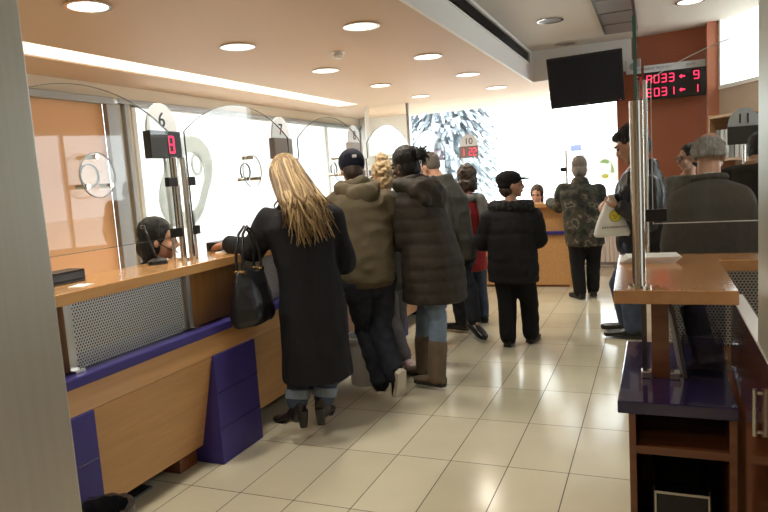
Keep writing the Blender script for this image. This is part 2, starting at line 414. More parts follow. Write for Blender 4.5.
# ceiling grille in the soffit
t = thing('air_grille', 'long dark slatted air grille set in the white soffit face', 'air vent', (XS, 6, 2.795))
mb = MB(); mb.bb(-.012, .012, -3.2, GY1-6, 0, .012); mb.bb(-.012, .012, -3.2, GY1-6, .148, .16); mb.bb(-.012, .012, GY1-6-.014, GY1-6, 0, .16)
mb.build('frame', M['soffit'], t)
mb = MB()
for i in range(9): mb.box((-.02, -.3, .02+i*.0155), (.03, 5.8, .004), Euler((0, .6, 0)))
mb.build('slat', M['gunmetal'], t)
MB().bb(-.12, -.115, -3.2, GY1-6, 0, .16).build('backing', M['black_plastic'], t)
# dark return-air box hanging at the upper ceiling
a_ = [at(595, 0, Z=ZU-.05), at(605, 32, Z=ZU-.05), at(637, 28, Z=ZU-.05)]
t = thing('ceiling_vent', 'dark grey square vent panel in the upper ceiling above the pole', 'air vent', (-.3, 6.9, ZU))
MB().bb(-.22, .14, -2.2, 1.32, -.03, 0).build('frame', M['gunmetal'], t, bevel=.006)
for i in range(6): MB().bb(-.19, .11, -2.16+i*.58, -1.62+i*.58, -.036, -.028).build('panel', M['display_grey'], t, bevel=.004)

# ------------------------------------------------------------------ ceiling lights
def downlight(name, label, x, y, z, lit, group):
    t = thing(name, label, 'ceiling light', (x, y, z), 0, group)
    n = 28; c = [(math.cos(2*PI*i/n), math.sin(2*PI*i/n)) for i in range(n)]
    MB().ringprism([(a*.135, b*.135) for a, b in c], [(a*.112, b*.112) for a, b in c], (0, 0, -.012), X_, Y_, (0, 0, .012)).build('rim', M['chrome'], t, smooth=False)
    MB().cyl((0, 0, -.006), (0, 0, -.001), .112, n=28).build('lens', M['lamp'] if lit else M['display_grey'], t)
    return t
rows = [(-3.03, (1.55, 3.03, 4.52, 6.02, 7.445, 8.9)), (-1.955, (1.55, 3.03, 4.517, 6.04, 7.45, 8.905))]  # first lamp of each row is out of view, added for lighting
ordn = ['', 'nearest', 'second', 'third', 'fourth', 'fifth', 'sixth']
k = 0
for x, ys in rows:
    for i, y in enumerate(ys):
        side = 'the row near the light strip' if x < -2.5 else 'the row near the white soffit'
        lab = {0: 'added round recessed downlight out of view in ' + side}.get(i, 'round lit downlight, number %s along %s in the peach ceiling' % (('one', 'two', 'three', 'four', 'five')[i-1], side))
        if x > -2.5 and i == 1: lab = 'round lit downlight just off the picture in ' + side
        if (i == 0) or (x > -2.5 and i == 1):
            pass
        downlight('recessed_downlight', lab, x, y, ZL, True, 'downlights in the peach ceiling')
        ld = bpy.data.lights.new('downlight_beam', 'SPOT'); ld.energy = 62; ld.spot_size = math.radians(140); ld.spot_blend = .6; ld.shadow_soft_size = .09; ld.specular_factor = .25; ld.color = (1, .92, .78)
        lo = bpy.data.objects.new('downlight_beam', ld); COL.objects.link(lo); lo.location = (x, y, ZL-.03)
downlight('recessed_downlight', 'unlit round downlight in the upper ceiling, nearer of the two dark ones', -.975, 7.12, ZU, False, 'downlights in the upper ceiling')
downlight('recessed_downlight', 'unlit round downlight in the upper ceiling close to the beam', -.99, 8.55, ZU, False, 'downlights in the upper ceiling')
downlight('recessed_downlight', 'round lit downlight in the upper ceiling above the queue board', .33, 7.2, ZU, True, 'downlights in the upper ceiling')
ld = bpy.data.lights.new('downlight_beam', 'SPOT'); ld.energy = 25; ld.spot_size = math.radians(140); ld.spot_blend = .6; ld.shadow_soft_size = .09; ld.specular_factor = .25; ld.color = (1, .92, .80)
lo = bpy.data.objects.new('downlight_beam', ld); COL.objects.link(lo); lo.location = (.33, 7.2, ZU-.03)
for i, (x, y) in enumerate(((-.6, -1.0), (1.4, -1.0), (1.4, 2.6))):  # unseen lamps added to brighten the steel column and the near room
    downlight('recessed_downlight', ('added fill downlight behind the camera nearer the soffit', 'added fill downlight behind the camera by the right wall', 'added fill downlight in the upper ceiling near the right wall')[i], x, y, ZU, True, 'downlights in the upper ceiling')
    ld = bpy.data.lights.new('downlight_beam', 'SPOT'); ld.energy = 62; ld.spot_size = math.radians(140); ld.spot_blend = .6; ld.shadow_soft_size = .09; ld.specular_factor = .25; ld.color = (1, .92, .80)
    lo = bpy.data.objects.new('downlight_beam', ld); COL.objects.link(lo); lo.location = (x, y, ZU-.03)
# light strip
t = thing('ceiling_light_strip', 'long warm light strip recessed in the peach ceiling above the tellers', 'ceiling light', (SX0, SY0, ZL))
nseg = 6; sl = (SY1-SY0)/nseg
for i in range(nseg): MB().bb(.004, SX1-SX0-.004, i*sl+.006, (i+1)*sl-.006, .012, .02).build('light_panel', M['strip_light'], t)
MB().bb(0, SX1-SX0, 0, SY1-SY0, .05, .06).build('tray', M['soffit'], t)
# smoke detector
t = thing('smoke_detector', 'small white round smoke detector on the peach ceiling', 'smoke detector', (-2.527, 5.29, ZL))
MB().cyl((0, 0, -.012), (0, 0, 0), .055, .06).build('base', M['white_plastic'], t)
MB().loft([((0, 0, -.012), (.04, 0, 0), (0, .04, 0)), ((0, 0, -.035), (.044, 0, 0), (0, .044, 0)), ((0, 0, -.055), (.03, 0, 0), (0, .03, 0))], 20).build('sensor', M['white_plastic'], t)

# ------------------------------------------------------------------ steel column in front
mb = MB(); mb.bb(-1.66, -1.299, .78, 1.10, 0, ZL)
struct(mb.build('trim_3', M['steel_col'], bevel=.006))

# ------------------------------------------------------------------ teller counter along the left
CX = -2.20
C0, C1 = 1.2, 8.0
t = thing('teller_counter', 'long oak teller counter with blue ledge and blue plinth blocks', 'counter', (CX, 1.2, 0))
L_ = C1-C0
MB().bb(-.37, 0, 0, L_, 1.065, 1.115).build('worktop', M['oak_top'], t, bevel=.004)
MB().bb(-.40, .005, 0, L_, .72, .765).build('blue_ledge', M['blue'], t, bevel=.006)
seam = [1.745-1.2+1.26*i for i in range(6)]
mb = MB(); mb.bb(-.05, -.004, 0, L_, .608, .72)
mb.build('fascia', M['oak'], t)
lo_, li_ = .605, .10
pan_y = [(.775, 1.585), (1.975, 2.845), (3.235, 4.105), (4.495, 5.365), (5.755, 6.78)]
for a, b in pan_y:
    mb = MB(); mb.prism([(-.004, .606), (-.035, .606), (-.155, .10), (-.123, .10)], (0, a, 0), X_, Z_, (0, b-a, 0)); mb.build('front_panel', M['oak'], t)
for a, b in [(.30, .775), (1.585, 1.975), (2.845, 3.235), (4.105, 4.495), (5.365, 5.755)]:
    mb = MB(); mb.bb(-.30, .006, a, b, 0, .606)
    o = mb.build('plinth_block', M['blue'], t, bevel=.003)
    for z in (.2, .4): MB().bb(.004, .008, a+.002, b-.002, z-.0015, z+.0015).build('seam', M['blue_dark'], o)
for y in (1.50, 2.1, 3.35, 4.6): MB().bb(-.30, -.16, y-.07, y+.07, 0, .11).build('foot', M['brown_wood'], t)
MB().bb(-.44, -.40, 0, L_, 0, .72).build('back_board', M['brown_wood'], t)
M['perf'] = perforated('perforated_steel', (.66, .64, .60), .0145, .35, (1, 2))
M['perf_dark'] = perforated('perforated_dark_steel', (.42, .40, .38), .0125, .36, (0, 2))
for i in range(5):
    y0 = .79+1.26*i; y1 = y0+.73
    MB().bb(-.094, -.092, y0, y1, .765, 1.065).build('perforated_panel', M['perf'], t)
    for ya, yb in ((y0-.045, y0), (y1, y1+.03)):
        o = MB().bb(-.115, -.070, ya, yb, .765, 1.065).build('panel_post', M['steel'], t, bevel=.003)
        MB().box((-.055, (ya+yb)/2, .773), (.04, .05, .012)).build('bracket', M['chrome'], o)
    MB().bb(-.13, -.10, y1+.03, y0+1.26-.045, .765, 1.065).build('infill_panel', M['oak_z'], t)
MB().bb(-.13, -.10, 0, .745, .765, 1.065).build('infill_panel', M['oak_z'], t)
MB().bb(-.35, -.33, 0, L_, .765, 1.065).build('inner_board', M['brown_wood'], t)

# glass screens with talk-through discs
GXW = -2.42
def arch(w, z0, z1, ztop, n=22):
    h = ztop-z1; R = (w*w/4+h*h)/(2*h); pts = [(-w/2, z0), (w/2, z0)]
    a0 = math.asin(w/2/R)
    for i in range(n+1):
        a = a0 - 2*a0*i/n; pts.append((R*math.sin(a), ztop-R+R*math.cos(a)))
    return pts
def screen(loc, U, Nn, w, label, disc=True):
    """glass screen: U along it, Nn towards the customer"""
    t = thing('glass_screen', label, 'glass screen', loc, 0, 'counter glass screens')
    U = V(U); Nn = V(Nn)
    pts = arch(w, .13, .705, .89)
    n = 24; c = [(math.cos(2*PI*i/n)*.055, math.sin(2*PI*i/n)*.055+.475) for i in range(n)]
    MB().prism(pts, -Nn*.004, U, Z_, Nn*.008).build('pane', M['glass'], t)
    e = MB()
    out = pts; cx, cz = 0, .5
    inn = [(p[0]*(1-.0035/w*2), .5+(p[1]-.5)*(1-.006)) for p in pts]
    e.ringprism(out, inn, -Nn*.0042, U, Z_, Nn*.0084); e.build('edge', M['glass_dark'], t)
    if disc:
        D = [(math.cos(2*PI*i/n)*.105, math.sin(2*PI*i/n)*.105+.475) for i in range(n)]
        d = MB().prism(D, Nn*.05, U, Z_, Nn*.006).build('talk_disc', M['glass'], t)
        Di = [(math.cos(2*PI*i/n)*.102, math.sin(2*PI*i/n)*.102+.475) for i in range(n)]
        MB().ringprism(D, Di, Nn*.0495, U, Z_, Nn*.007).build('disc_rim', M['grey_plastic'], d)
        c2 = [(p[0]*.93, .475+(p[1]-.475)*.93) for p in c]
        MB().ringprism(c, c2, -Nn*.005, U, Z_, Nn*.01).build('talk_hole_rim', M['gunmetal'], t)
        for a in (90, 215, 325):
            p = U*math.cos(math.radians(a))*.085 + Z_*(.475+math.sin(math.radians(a))*.085)
            MB().cyl(p-Nn*.012, p+Nn*.062, .011).build('standoff', M['chrome'], t, smooth=False)
    return t
gl = ['counter glass screen beside the steel column', 'counter glass screen behind the blonde woman, with bright window beyond', 'counter glass screen above the man in the navy cap', 'counter glass screen beyond the woman with fair topknot', 'last counter glass screen before the shop window']
GAP = [1.68, 2.94, 4.20, 5.46, 6.72, 7.98]
for i in range(5):
    screen((GXW, (GAP[i]+GAP[i+1])/2, 1.115), Y_, X_, 1.125, gl[i])
def pole(loc, h, label, Un, clamp=(), grp='steel screen poles', rad=.017):
    t = thing('screen_pole', label, 'pole', loc, 0, grp)
    MB().cyl((0, 0, .012), (0, 0, h), rad).build('tube', M['chrome'], t, smooth=True)
    MB().cyl((0, 0, 0), (0, 0, .012), rad*2).build('base_plate', M['chrome'], t)
    MB().sph((0, 0, h), (rad, rad, .004)).build('end_cap', M['steel'], t)
    for z, s_ in clamp:
        U = V(Un)
        mb = MB(); mb.box(V((0, 0, z)) + U*s_*.035, (abs(U.x)*.05+.03, abs(U.y)*.05+.03, .05)); mb.build('clamp', M['black_plastic'], t, bevel=.003)
    return t
pn = ['beside sign 6', 'beside sign 7', 'beside the third counter sign', 'under the fourth counter sign', ]
for i, g in enumerate(GAP[1:5]):
    pole((GXW, g-.036, 1.115), .56, 'steel screen pole %s, on the side nearer the steel column' % pn[i], Y_, ((.43, -1), (.155, -1)))
    pole((GXW, g+.036, 1.115), .56, 'steel screen pole %s, on the side nearer the shop window' % pn[i], Y_, ((.43, 1), (.155, 1)))

def sign(loc, U, Nn, num, led, label, dark, name='counter_number_sign', stand=0):
    t = thing(name, label, 'sign', loc, 0, 'counter number signs')
    U = V(U); Nn = V(Nn); w = .25
    MB().prism([(-w/2, 0), (w/2, 0), (w/2, .15), (-w/2, .15)], -Nn*.025, U, Z_, Nn*.05).build('display_case', dark, t, bevel=.003)
    if stand: MB().cyl((0, 0, -stand), (0, 0, 0), .008).build('stand', M['steel'], t, smooth=True)
    pts = [(w/2*.98*math.cos(PI*i/20), .15+.155*math.sin(PI*i/20)) for i in range(21)]
    MB().prism(pts, -Nn*.006, U, Z_, Nn*.012).build('number_board', M['sign_grey'], t)
    me = text_mesh(num, .115, Z_*.21+Nn*.008, U, Z_); me.materials.append(M['black_plastic']); link('numeral', me, t)
    if led:
        n = len(led)
        for k, ch in enumerate(led):
            if ch == ' ': continue
            mb = MB(); seven(mb, ch, Z_*.075+Nn*.026+U*((k-(n-1)/2)*.075*(.72 if n > 3 else 1)), U, Z_, Nn*.002, .042 if n < 4 else .034, .088, .009)
            mb.build('led_digit', M['red_led'], t)
    return t
sign((-2.54, GAP[1]+.03, 1.68), Y_, X_, '6', ' 8', 'number 6 counter sign with lit red digit', M['black_plastic'], stand=.565)
sign((-2.54, GAP[2]+.035, 1.68), Y_, X_, '7', None, 'number 7 counter sign with unlit grey display', M['display_grey'], stand=.565)
sign((-2.54, GAP[3]+.06, 1.68), Y_, X_, '8', None, 'pale counter sign with unlit display above the navy cap', M['grey_plastic'], stand=.565)

# frosted leaf emblem on an inner divider behind the poles
t = thing('frosted_emblem', 'frosted leaf-shaped emblem panel behind the steel poles', 'emblem', (-2.52, 3.12, 1.115))
n = 30; lo_p = []; li_p = []
for i in range(n):
    a = 2*PI*i/n; r = 1-.25*math.cos(2*a+.9)
    lo_p.append((.265*r*math.cos(a), .43+.225*r*math.sin(a))); li_p.append((.02+.155*r*math.cos(a), .425+.145*r*math.sin(a)))
MB().ringprism(lo_p, li_p, (-.004, 0, 0), Y_, Z_, (.008, 0, 0)).build('ring', M['frost'], t)
n2 = 24
MB().ringprism([(.10+.05*math.cos(2*PI*i/n2), .53+.07*math.sin(2*PI*i/n2)) for i in range(n2)], [(.10+.036*math.cos(2*PI*i/n2), .53+.05*math.sin(2*PI*i/n2)) for i in range(n2)], (-.004, 0, 0), Y_, Z_, (.008, 0, 0)).build('eye', M['frost'], t)
MB().bb(-.012, .012, -.02, .02, 0, .25).build('stand', M['steel'], t)

# things on the counter
def tray(x, y, L, label):
    t = thing('coin_tray', label, 'tray', (x, y, 1.115), 0, 'black trays on the counter')
    mb = MB(); mb.bb(-.05, .05, -L/2, L/2, 0, .012); mb.bb(-.05, -.035, -L/2, L/2, .012, .05); mb.bb(.035, .05, -L/2, L/2, .012, .05); mb.bb(-.035, .035, -L/2, -L/2+.012, .012, .05); mb.bb(-.035, .035, L/2-.012, L/2, .012, .05)
    mb.build('body', M['black_plastic'], t, bevel=.004)
    MB().bb(-.05, .05, -L/2, L/2, .05, .056).build('lid', M['black_plastic'], t, bevel=.003)
tray(-2.48, 2.02, .42, 'long black tray on the counter beside the steel column')
tray(-2.50, 3.42, .30, 'short black tray on the counter near the blonde woman')
o = MB().box((0, 0, .0015), (.07, .085, .003), Euler((0, 0, .3))).build('note_slip', M['paper'], None, origin=None); o.location = (-2.3, 2.08, 1.115); tag(o, 'small white slip of paper on the counter by the black tray', 'paper')
o = MB().box((0, 0, .003), (.17, .24, .006), Euler((0, 0, .1))).build('paper_sheet', M['paper']); o.location = (-2.34, 3.30, 1.115); tag(o, 'white paper sheet on the counter beside the blonde woman', 'paper')
t = thing('gooseneck_microphone', 'black gooseneck microphone on the counter before the seated teller', 'microphone', (-2.46, 2.74, 1.115))
MB().loft([((0, 0, 0), (.045, 0, 0), (0, .06, 0)), ((0, 0, .02), (.042, 0, 0), (0, .057, 0)), ((0, 0, .032), (.02, 0, 0), (0, .03, 0))], 20).build('base', M['black_plastic'], t, smooth=False)
MB().tube([(0, 0, .03), (-.01, -.02, .09), (-.02, -.03, .15), (-.045, -.02, .19), (-.07, 0, .2)], .005).build('gooseneck', M['black_plastic'], t, smooth=True)
MB().cap((-.07, 0, .2), (-.10, .02, .2), .011).build('mic_head', M['black_plastic'], t, smooth=True)

# bins, floor box
def bin_(loc, r0, r1, h, m, label, bag):
    t = thing('waste_bin', label, 'bin', loc)
    n = 28; ri = []
    mb = MB(); prof = [(r0, 0), (r1, h), (r1+.012, h), (r1+.012, h-.02), (r1+.004, h-.02)]
    rings = [(V((0, 0, 0)), r0-.005), (V((0, 0, 0)), r0), (V((0, 0, h-.03)), r1), (V((0, 0, h-.03)), r1+.01), (V((0, 0, h)), r1+.01), (V((0, 0, h)), r1-.006), (V((0, 0, .02)), r0-.008)]
    mb.loft([(c, X_*r, Y_*r) for c, r in rings], n); mb.build('body', m, t, smooth=False)
    if bag:
        mb = MB(); rr = []
        for z, r in ((h-.06, r1+.013), (h+.004, r1+.016), (h+.006, r1-.01), (h-.1, r1-.03)):
            rr.append((V((0, 0, z)), X_*r, Y_*r))
        mb.loft(rr, n)
        for i, v in enumerate(mb.v): v.z += .004*math.sin(i*2.4)
        mb.build('bin_liner', M['bin_bag'], t, smooth=True)
bin_((-2.03, 1.80, 0), .09, .112, .275, M['black_plastic'], 'black waste bin with a black liner beside the counter', True)
bin_((-2.0, 4.28, 0), .115, .135, .36, M['bin_grey'], 'pale grey waste bin standing behind the blonde woman', False)
o = MB().bb(-.075, .075, -.19, .19, 0, .012).build('floor_mat', M['black_plastic'], bevel=.003); o.location = (-2.47, 2.27, 0); tag(o, 'small black mat on the tiles under the counter front', 'mat')

# ------------------------------------------------------------------ far counter
t = thing('service_counter', 'oak service counter across the far end below the shop window', 'counter', (-2.2, 8.265, 0))
MB().bb(-.25, 1.20, -.03, .5, 1.0, 1.05).build('worktop', M['oak_top'], t, bevel=.004)
MB().bb(-.25, 1.22, -.03, .3, .66, .70).build('blue_ledge', M['blue'], t, bevel=.005)
MB().bb(-.25, 1.17, .05, .08, .70, 1.0).build('upper_panel', M['oak'], t)
MB().bb(-.25, 1.20, 0, .03, .03, .66).build('front_panel', M['oak'], t)
MB().bb(1.20, 1.25, 0, .3, 0, .66).build('end_panel', M['oak_z'], t)
MB().bb(-.2, 1.19, .02, .05, 0, .05).build('plinth', M['brown_wood'], t)
pole((-2.33, 8.42, 1.05), .63, 'thin steel pole holding the number 10 sign on the far counter', X_, (), rad=.01)
ps_ = at(567, 185, Y=8.36)
pole((ps_.x, 8.36, 1.05), at(566, 150, Y=8.36).z-1.05, 'thin steel pole with black clamp on the far counter end', X_, ((.40, -1),), rad=.014)
sign((-2.24, 8.42, 1.68), X_, -Y_, '10', '1 22', 'number 10 counter sign with red display against the shop window', M['display_grey'])
screen((-1.55, 8.42, 1.05), X_, -Y_, 1.12, 'glass screen on the far counter before the shop window', True)

# ------------------------------------------------------------------ right desk
DY0 = 2.085
t = thing('customer_desk', 'oak topped desk with dark blue ledge and open cherry shelves', 'desk', (0, DY0, 0))
mb = MB(); mb.prism([(-.125, 0), (.215, 0), (.215, .63), (2.2, .63), (2.2, .83), (-.15, .83)], (0, 0, 1.062), X_, Y_, (0, 0, .042)); mb.build('worktop', M['desk_top'], t, bevel=.003)
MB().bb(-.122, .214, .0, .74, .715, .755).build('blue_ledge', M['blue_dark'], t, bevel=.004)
MB().bb(-.022, .032, .26, .32, .755, 1.062).build('post', M['brown_wood'], t)
for x in (-.04, .05):
    MB().bb(x-.016, x+.016, .24, .28, .755, .78).build('bracket', M['chrome'], t, bevel=.003)
MB().bb(-.055, -.038, .36, .38, .755, 1.062).build('strut', M['gunmetal'], t)
MB().bb(.0, 2.1, .72, .724, .755, 1.062).build('perforated_panel', M['perf_dark'], t)
MB().bb(-.09, -.07, 0.01, .74, 0, .715).build('side_panel', M['brown_wood'], t)
MB().bb(.19, .21, 0.01, .74, 0, .715).build('side_panel', M['brown_wood'], t)
MB().bb(-.07, .19, .70, .72, 0, .715).build('back_panel', M['brown_wood'], t)
MB().bb(-.07, .19, .012, .70, .585, .61).build('shelf', M['brown_wood'], t)
MB().bb(-.07, .19, .30, .31, .61, .715).build('niche_back', M['brown_wood'], t)
MB().bb(-.07, .19, .012, .70, .02, .06).build('bottom_panel', M['brown_wood'], t)
MB().bb(.215, 2.2, .70, .74, 0, .755).build('back_run', M['brown_wood'], t)
# black box with silver rim in the lower niche
t = thing('storage_box', 'black box with a silver rim inside the lower desk niche', 'box', (.06, DY0+.06, .06))
mb = MB(); mb.bb(-.085, .085, 0, .26, 0, .30); mb.bb(-.085, -.075, 0, .26, .30, .40); mb.bb(.075, .085, 0, .26, .30, .40); mb.bb(-.075, .075, .25, .26, .30, .40); mb.bb(-.075, .075, 0, .01, .30, .385)
mb.build('body', M['black_plastic'], t, bevel=.006)
mb = MB(); mb.bb(-.08, .08, -.004, .0, .378, .386); mb.bb(-.08, -.074, -.004, 0, .30, .38); mb.bb(.074, .08, -.004, 0, .30, .38); mb.build('rim', M['steel'], t)
# pole with glass fin
t = thing('glass_fin_pole', 'thick steel pole on the desk holding an edge-on glass fin', 'pole', (-.052, 2.135, 1.104))
MB().cyl((0, 0, .01), (0, 0, .565), .0195, n=28).build('tube', M['chrome'], t, smooth=True)
MB().cyl((0, 0, 0), (0, 0, .01), .034, n=28).build('base_plate', M['chrome'], t)
mb = MB(); mb.prism([(-.005, .25), (.68, .14), (.68, .73), (.45, .80), (.0, .81)], (-.0045, 0, 0), Y_, Z_, (.009, 0, 0)); mb.build('glass_fin', M['glass'], t)
MB().bb(-.005, .005, -.008, .0, .562, .81).build('fin_edge', M['glass_edge'], t)
# facing pane on the desk
PY = 2.86
t = thing('glass_screen', 'glass screen over the desk before the grey-suited man', 'glass screen', (.55, PY, 1.104), 0, 'counter glass screens')
W_ = 1.13; pts = arch(W_, .13, .705, .86)
MB().prism(pts, (0, -.004, 0), X_, Z_, (0, .008, 0)).build('pane', M['glass'], t)
inn = [(p[0]*.994, .5+(p[1]-.5)*.992) for p in pts]
MB().ringprism(pts, inn, (0, -.0042, 0), X_, Z_, (0, .0084, 0)).build('edge', M['white_plastic'], t)
pole((-.035, PY+.005, 1.104), .70, 'slim steel pole behind the glass fin on the desk', X_, ((.165, 1),), rad=.008)
# papers
t = thing('paper_stack', 'sheaf of white papers on the desk top behind the pole', 'papers', (-.035, 2.72, 1.104), .05)
for k in range(4):
    MB().box((k*.006, -.004*k, .003+k*.006), (.20-.004*k, .13, .0055), Euler((0, 0, .05*k-.06))).build('sheet', M['paper'], t)
# leaflet holders on the ledge
t = thing('leaflet_holder', 'clear acrylic leaflet holder on the blue desk ledge', 'holder', (.135, DY0+.30, .755), -.15)
R_ = Euler((.32, 0, 0))
MB().box((0, .10, .13), (.13, .004, .26), R_).build('back_plate', M['acrylic'], t)
MB().box((0, .035, .07), (.13, .004, .13), R_).build('front_plate', M['acrylic'], t)
MB().bb(-.065, .065, -.02, .10, 0, .006).build('base', M['acrylic'], t)
MB().box((-.064, .05, .07), (.004, .07, .13), R_).build('side_plate', M['acrylic'], t)
MB().box((.064, .05, .07), (.004, .07, .13), R_).build('side_plate', M['acrylic'], t)
pc_ = at(700, 336, Y=2.52)
t = thing('leaflet_stand', 'tilted dark leaflet stand with clear front pocket on the desk ledge', 'holder', (pc_.x, 2.52, .755))
hz_ = pc_.z-.755
R2 = Euler((.22, -.26, .12))
M['dark_card'] = mat('dark_grey_card', (.085, .083, .08), .35, spec=.6)
MB().box((0, 0, hz_), (.085, .007, .26), R2).build('back_plate', M['dark_card'], t, bevel=.003)
MB().box((.03, -.05, .075), (.09, .005, .11), R2).build('front_pocket', M['acrylic'], t)
MB().bb(-.03, .09, -.075, .04, 0, .008).build('base', M['acrylic'], t)
o = MB().box((0, 0, .125), (.012, .16, .25), Euler((0, -.16, .1))).build('clipboard', M['dark_card'], bevel=.003); o.location = (.055, DY0+.33, .755); tag(o, 'narrow dark board leaning on the desk ledge beside the wooden post', 'clipboard')

# gate and jamb at the right
t = thing('swing_gate', 'varnished dark brown swing gate with a slim vertical handle', 'gate', (.238, 1.6, 0))
MB().bb(-.016, .016, -.85, .79, .03, 1.03).build('leaf', M['gate_wood'], t, bevel=.003)
MB().bb(-.018, .018, -.851, .791, 1.03, 1.036).build('painted_glare', M['white_plastic'], t)  # window reflection on the gate top, painted as a white strip
ha, hb_ = at(755, 389, X=.212), at(755, 436, X=.212)
hy = ha.y-1.6; mb = MB(); mb.cyl((-.026, hy, hb_.z), (-.026, hy, ha.z), .0055); mb.cyl((-.026, hy, hb_.z+.01), (-.014, hy, hb_.z+.01), .0045); mb.cyl((-.026, hy, ha.z-.01), (-.014, hy, ha.z-.01), .0045)
mb.build('handle', M['steel'], t, smooth=True)
for y in (-.7, .6): MB().bb(-.012, .012, y-.03, y+.03, 0, .03).build('foot', M['gunmetal'], t)
t = thing('steel_jamb', 'polished steel jamb rising above the brown gate', 'post', (.238, 1.55, 1.036))
MB().bb(-.016, .03, -.4, .22, 0, ZU-1.036).build('post', M['steel_col'], t, bevel=.003)

# ------------------------------------------------------------------ TV, queue board, wall sign
tvY = 6.5
c4 = [at(545.3, 60.3, Y=8.33), at(622.5, 48.4, Y=8.33), at(625.6, 100.6, Y=8.53), at(550.6, 109.4, Y=8.53)]
ctr = sum(c4, V())/4; tx = ((c4[1]+c4[2])-(c4[0]+c4[3])).normalized(); tz = ((c4[0]+c4[1])-(c4[3]+c4[2])); tz = (tz - tx*tz.dot(tx)).normalized(); ty = tz.cross(tx)
t = thing('television', 'black flat television hanging in front of the white ceiling beam', 'television', ctr)
t.matrix_world = Matrix(((tx.x, ty.x, tz.x, ctr.x), (tx.y, ty.y, tz.y, ctr.y), (tx.z, ty.z, tz.z, ctr.z), (0, 0, 0, 1)))
tw, th = (c4[1]-c4[0]).length*.985, (c4[1]-c4[2]).length
MB().bb(-tw/2, tw/2, -.0, .05, -th/2, th/2).build('case', M['black_plastic'], t, bevel=.008)
MB().bb(-tw/2+.022, tw/2-.022, -.003, .002, -th/2+.045, th/2-.022).build('screen', M['black_gloss'], t)
MB().bb(-.025, .025, -.002, .001, -th/2+.018, -th/2+.026).build('badge', M['grey_plastic'], t)
MB().sph((tw/2-.05, -.001, -th/2+.02), .004).build('standby_light', M['red_led'], t)
MB().bb(-tw*.2, tw*.2, .05, .09, -th*.3, th*.3).build('rear_housing', M['black_plastic'], t, bevel=.01)
iv = t.matrix_world.inverted(); mb = MB()
for sx_ in (-.15, .15): mb.cyl(iv @ (ctr+tx*sx_+ty*.08), iv @ V((ctr.x+tx.x*sx_, 8.83, ctr.z+.12)), .018)
mb.prism([(-.2, -.06), (.2, -.06), (.2, .06), (-.2, .06)], iv @ V((ctr.x, 8.815, ctr.z+.12)), iv.to_3x3() @ X_, iv.to_3x3() @ Z_, iv.to_3x3() @ (Y_*.015))
mb.build('wall_bracket', M['gunmetal'], t)

QY = 8.60
b0, b1 = at(643.8, 65.5, Y=QY), at(706, 95.3, Y=QY)
cx_ = (b0.x+b1.x)/2; bw = b1.x-b0.x; zt = at(674, 62.5, Y=QY).z; zh = at(675, 69.5, Y=QY).z; zb = at(675, 97.5, Y=QY).z
t = thing('queue_display', 'queue number board with red digits on the terracotta wall', 'display', (cx_, QY, zb))
MB().bb(-bw/2, bw/2, 0, .06, 0, zh-zb).build('case', M['black_plastic'], t, bevel=.004)
hd = MB().bb(-bw/2, bw/2, -.004, .06, zh-zb, zt-zb).build('header_strip', M['sign_grey'], t)
for x, tx_ in ((-.2, 'ΑΡΙΘΜΟΣ ΠΡΟΤ/ΤΑΣ'), (.17, 'ΘΕΣΗ')):
    me = text_mesh(tx_, .034, V((x, -.0055, (zh+zt)/2-zb)), X_, Z_, .002); me.materials.append(M['gunmetal']); link('lettering', me, hd)
MB().bb(bw/2-.2, bw/2-.12, .06, .125, .05, .3).build('wall_bracket', M['gunmetal'], t)
H2 = zh-zb
def digit(ch, x, z, w_):
    mb = MB(); seven(mb, ch, V((x, -.001, H2*z)), X_, Z_, V((0, -.003, 0)), w_, H2*.27, .010); mb.build('led_digit', M['red_led'], t)
for txt, z in (('A033', .74), ('E031', .26)):
    for k, ch in enumerate(txt): digit(ch, -bw*.415+k*bw*.122, z, bw*.075)
    x = bw*.125; zc = H2*z; mb = MB()
    mb.prism([(-.032, 0), (-.005, .026), (-.005, .008), (.03, .008), (.03, -.008), (-.005, -.008), (-.005, -.026)], (x, -.001, zc), X_, Z_, (0, -.003, 0)); mb.build('led_arrow', M['red_led'], t)
digit('9', bw*.35, .74, .05); digit('1', bw*.335, .26, .05)
p0 = at(626, 61, Y=8.8); p1 = at(641, 73, Y=8.8)
t = thing('wall_plaque', 'small white square plaque with a grey roundel beside the queue board', 'sign', ((p0.x+p1.x)/2, 8.775, (p0.z+p1.z)/2))
MB().bb(-.085, .085, -.015, .05, -.085, .085).build('plate', M['sign_grey'], t, bevel=.004)
MB().cyl((0, -.018, 0), (0, -.012, 0), .045).build('roundel', M['grey_plastic'], t)

# counter 11 at the right, shelf with binders
t = thing('side_counter', 'wooden side counter behind the man in the grey suit', 'counter', (.82, 6.15, 0))
MB().bb(-.29, .62, 0, .4, 1.0, 1.05).build('worktop', M['oak_top'], t, bevel=.004)
MB().bb(-.25, .6, .05, .35, 0, 1.0).build('body', M['brown_wood'], t)
sg_ = at(744, 144, Y=6.35)
pole((sg_.x, 6.35, 1.05), sg_.z-1.055, 'thin steel pole carrying the number 11 sign', X_, (), rad=.012)
sg_ = at(744, 144, Y=6.35)
sign((sg_.x, 6.35, sg_.z), X_, -Y_, '11', None, 'number 11 counter sign with dark unlit display', M['gunmetal'])
def q_at(u, z, off): return QA+qu*u+Z_*z+qn*off
t = thing('binder_shelf', 'wooden binder shelf on the wall below the high window', 'shelf', q_at(.82, 1.0, .17), math.atan2(qu.y, qu.x))
for z in (0, .45, .9): MB().bb(-.45, .45, -.15, .15, z-.012, z+.012).build('board', M['oak'], t)
for x in (-.45, .45): MB().bb(x-.012, x+.012, -.15, .15, -.9, .93).build('side_panel', M['oak'], t)
MB().bb(-.45, .45, .135, .15, -.9, .93).build('back_panel', M['wall_white'], t)
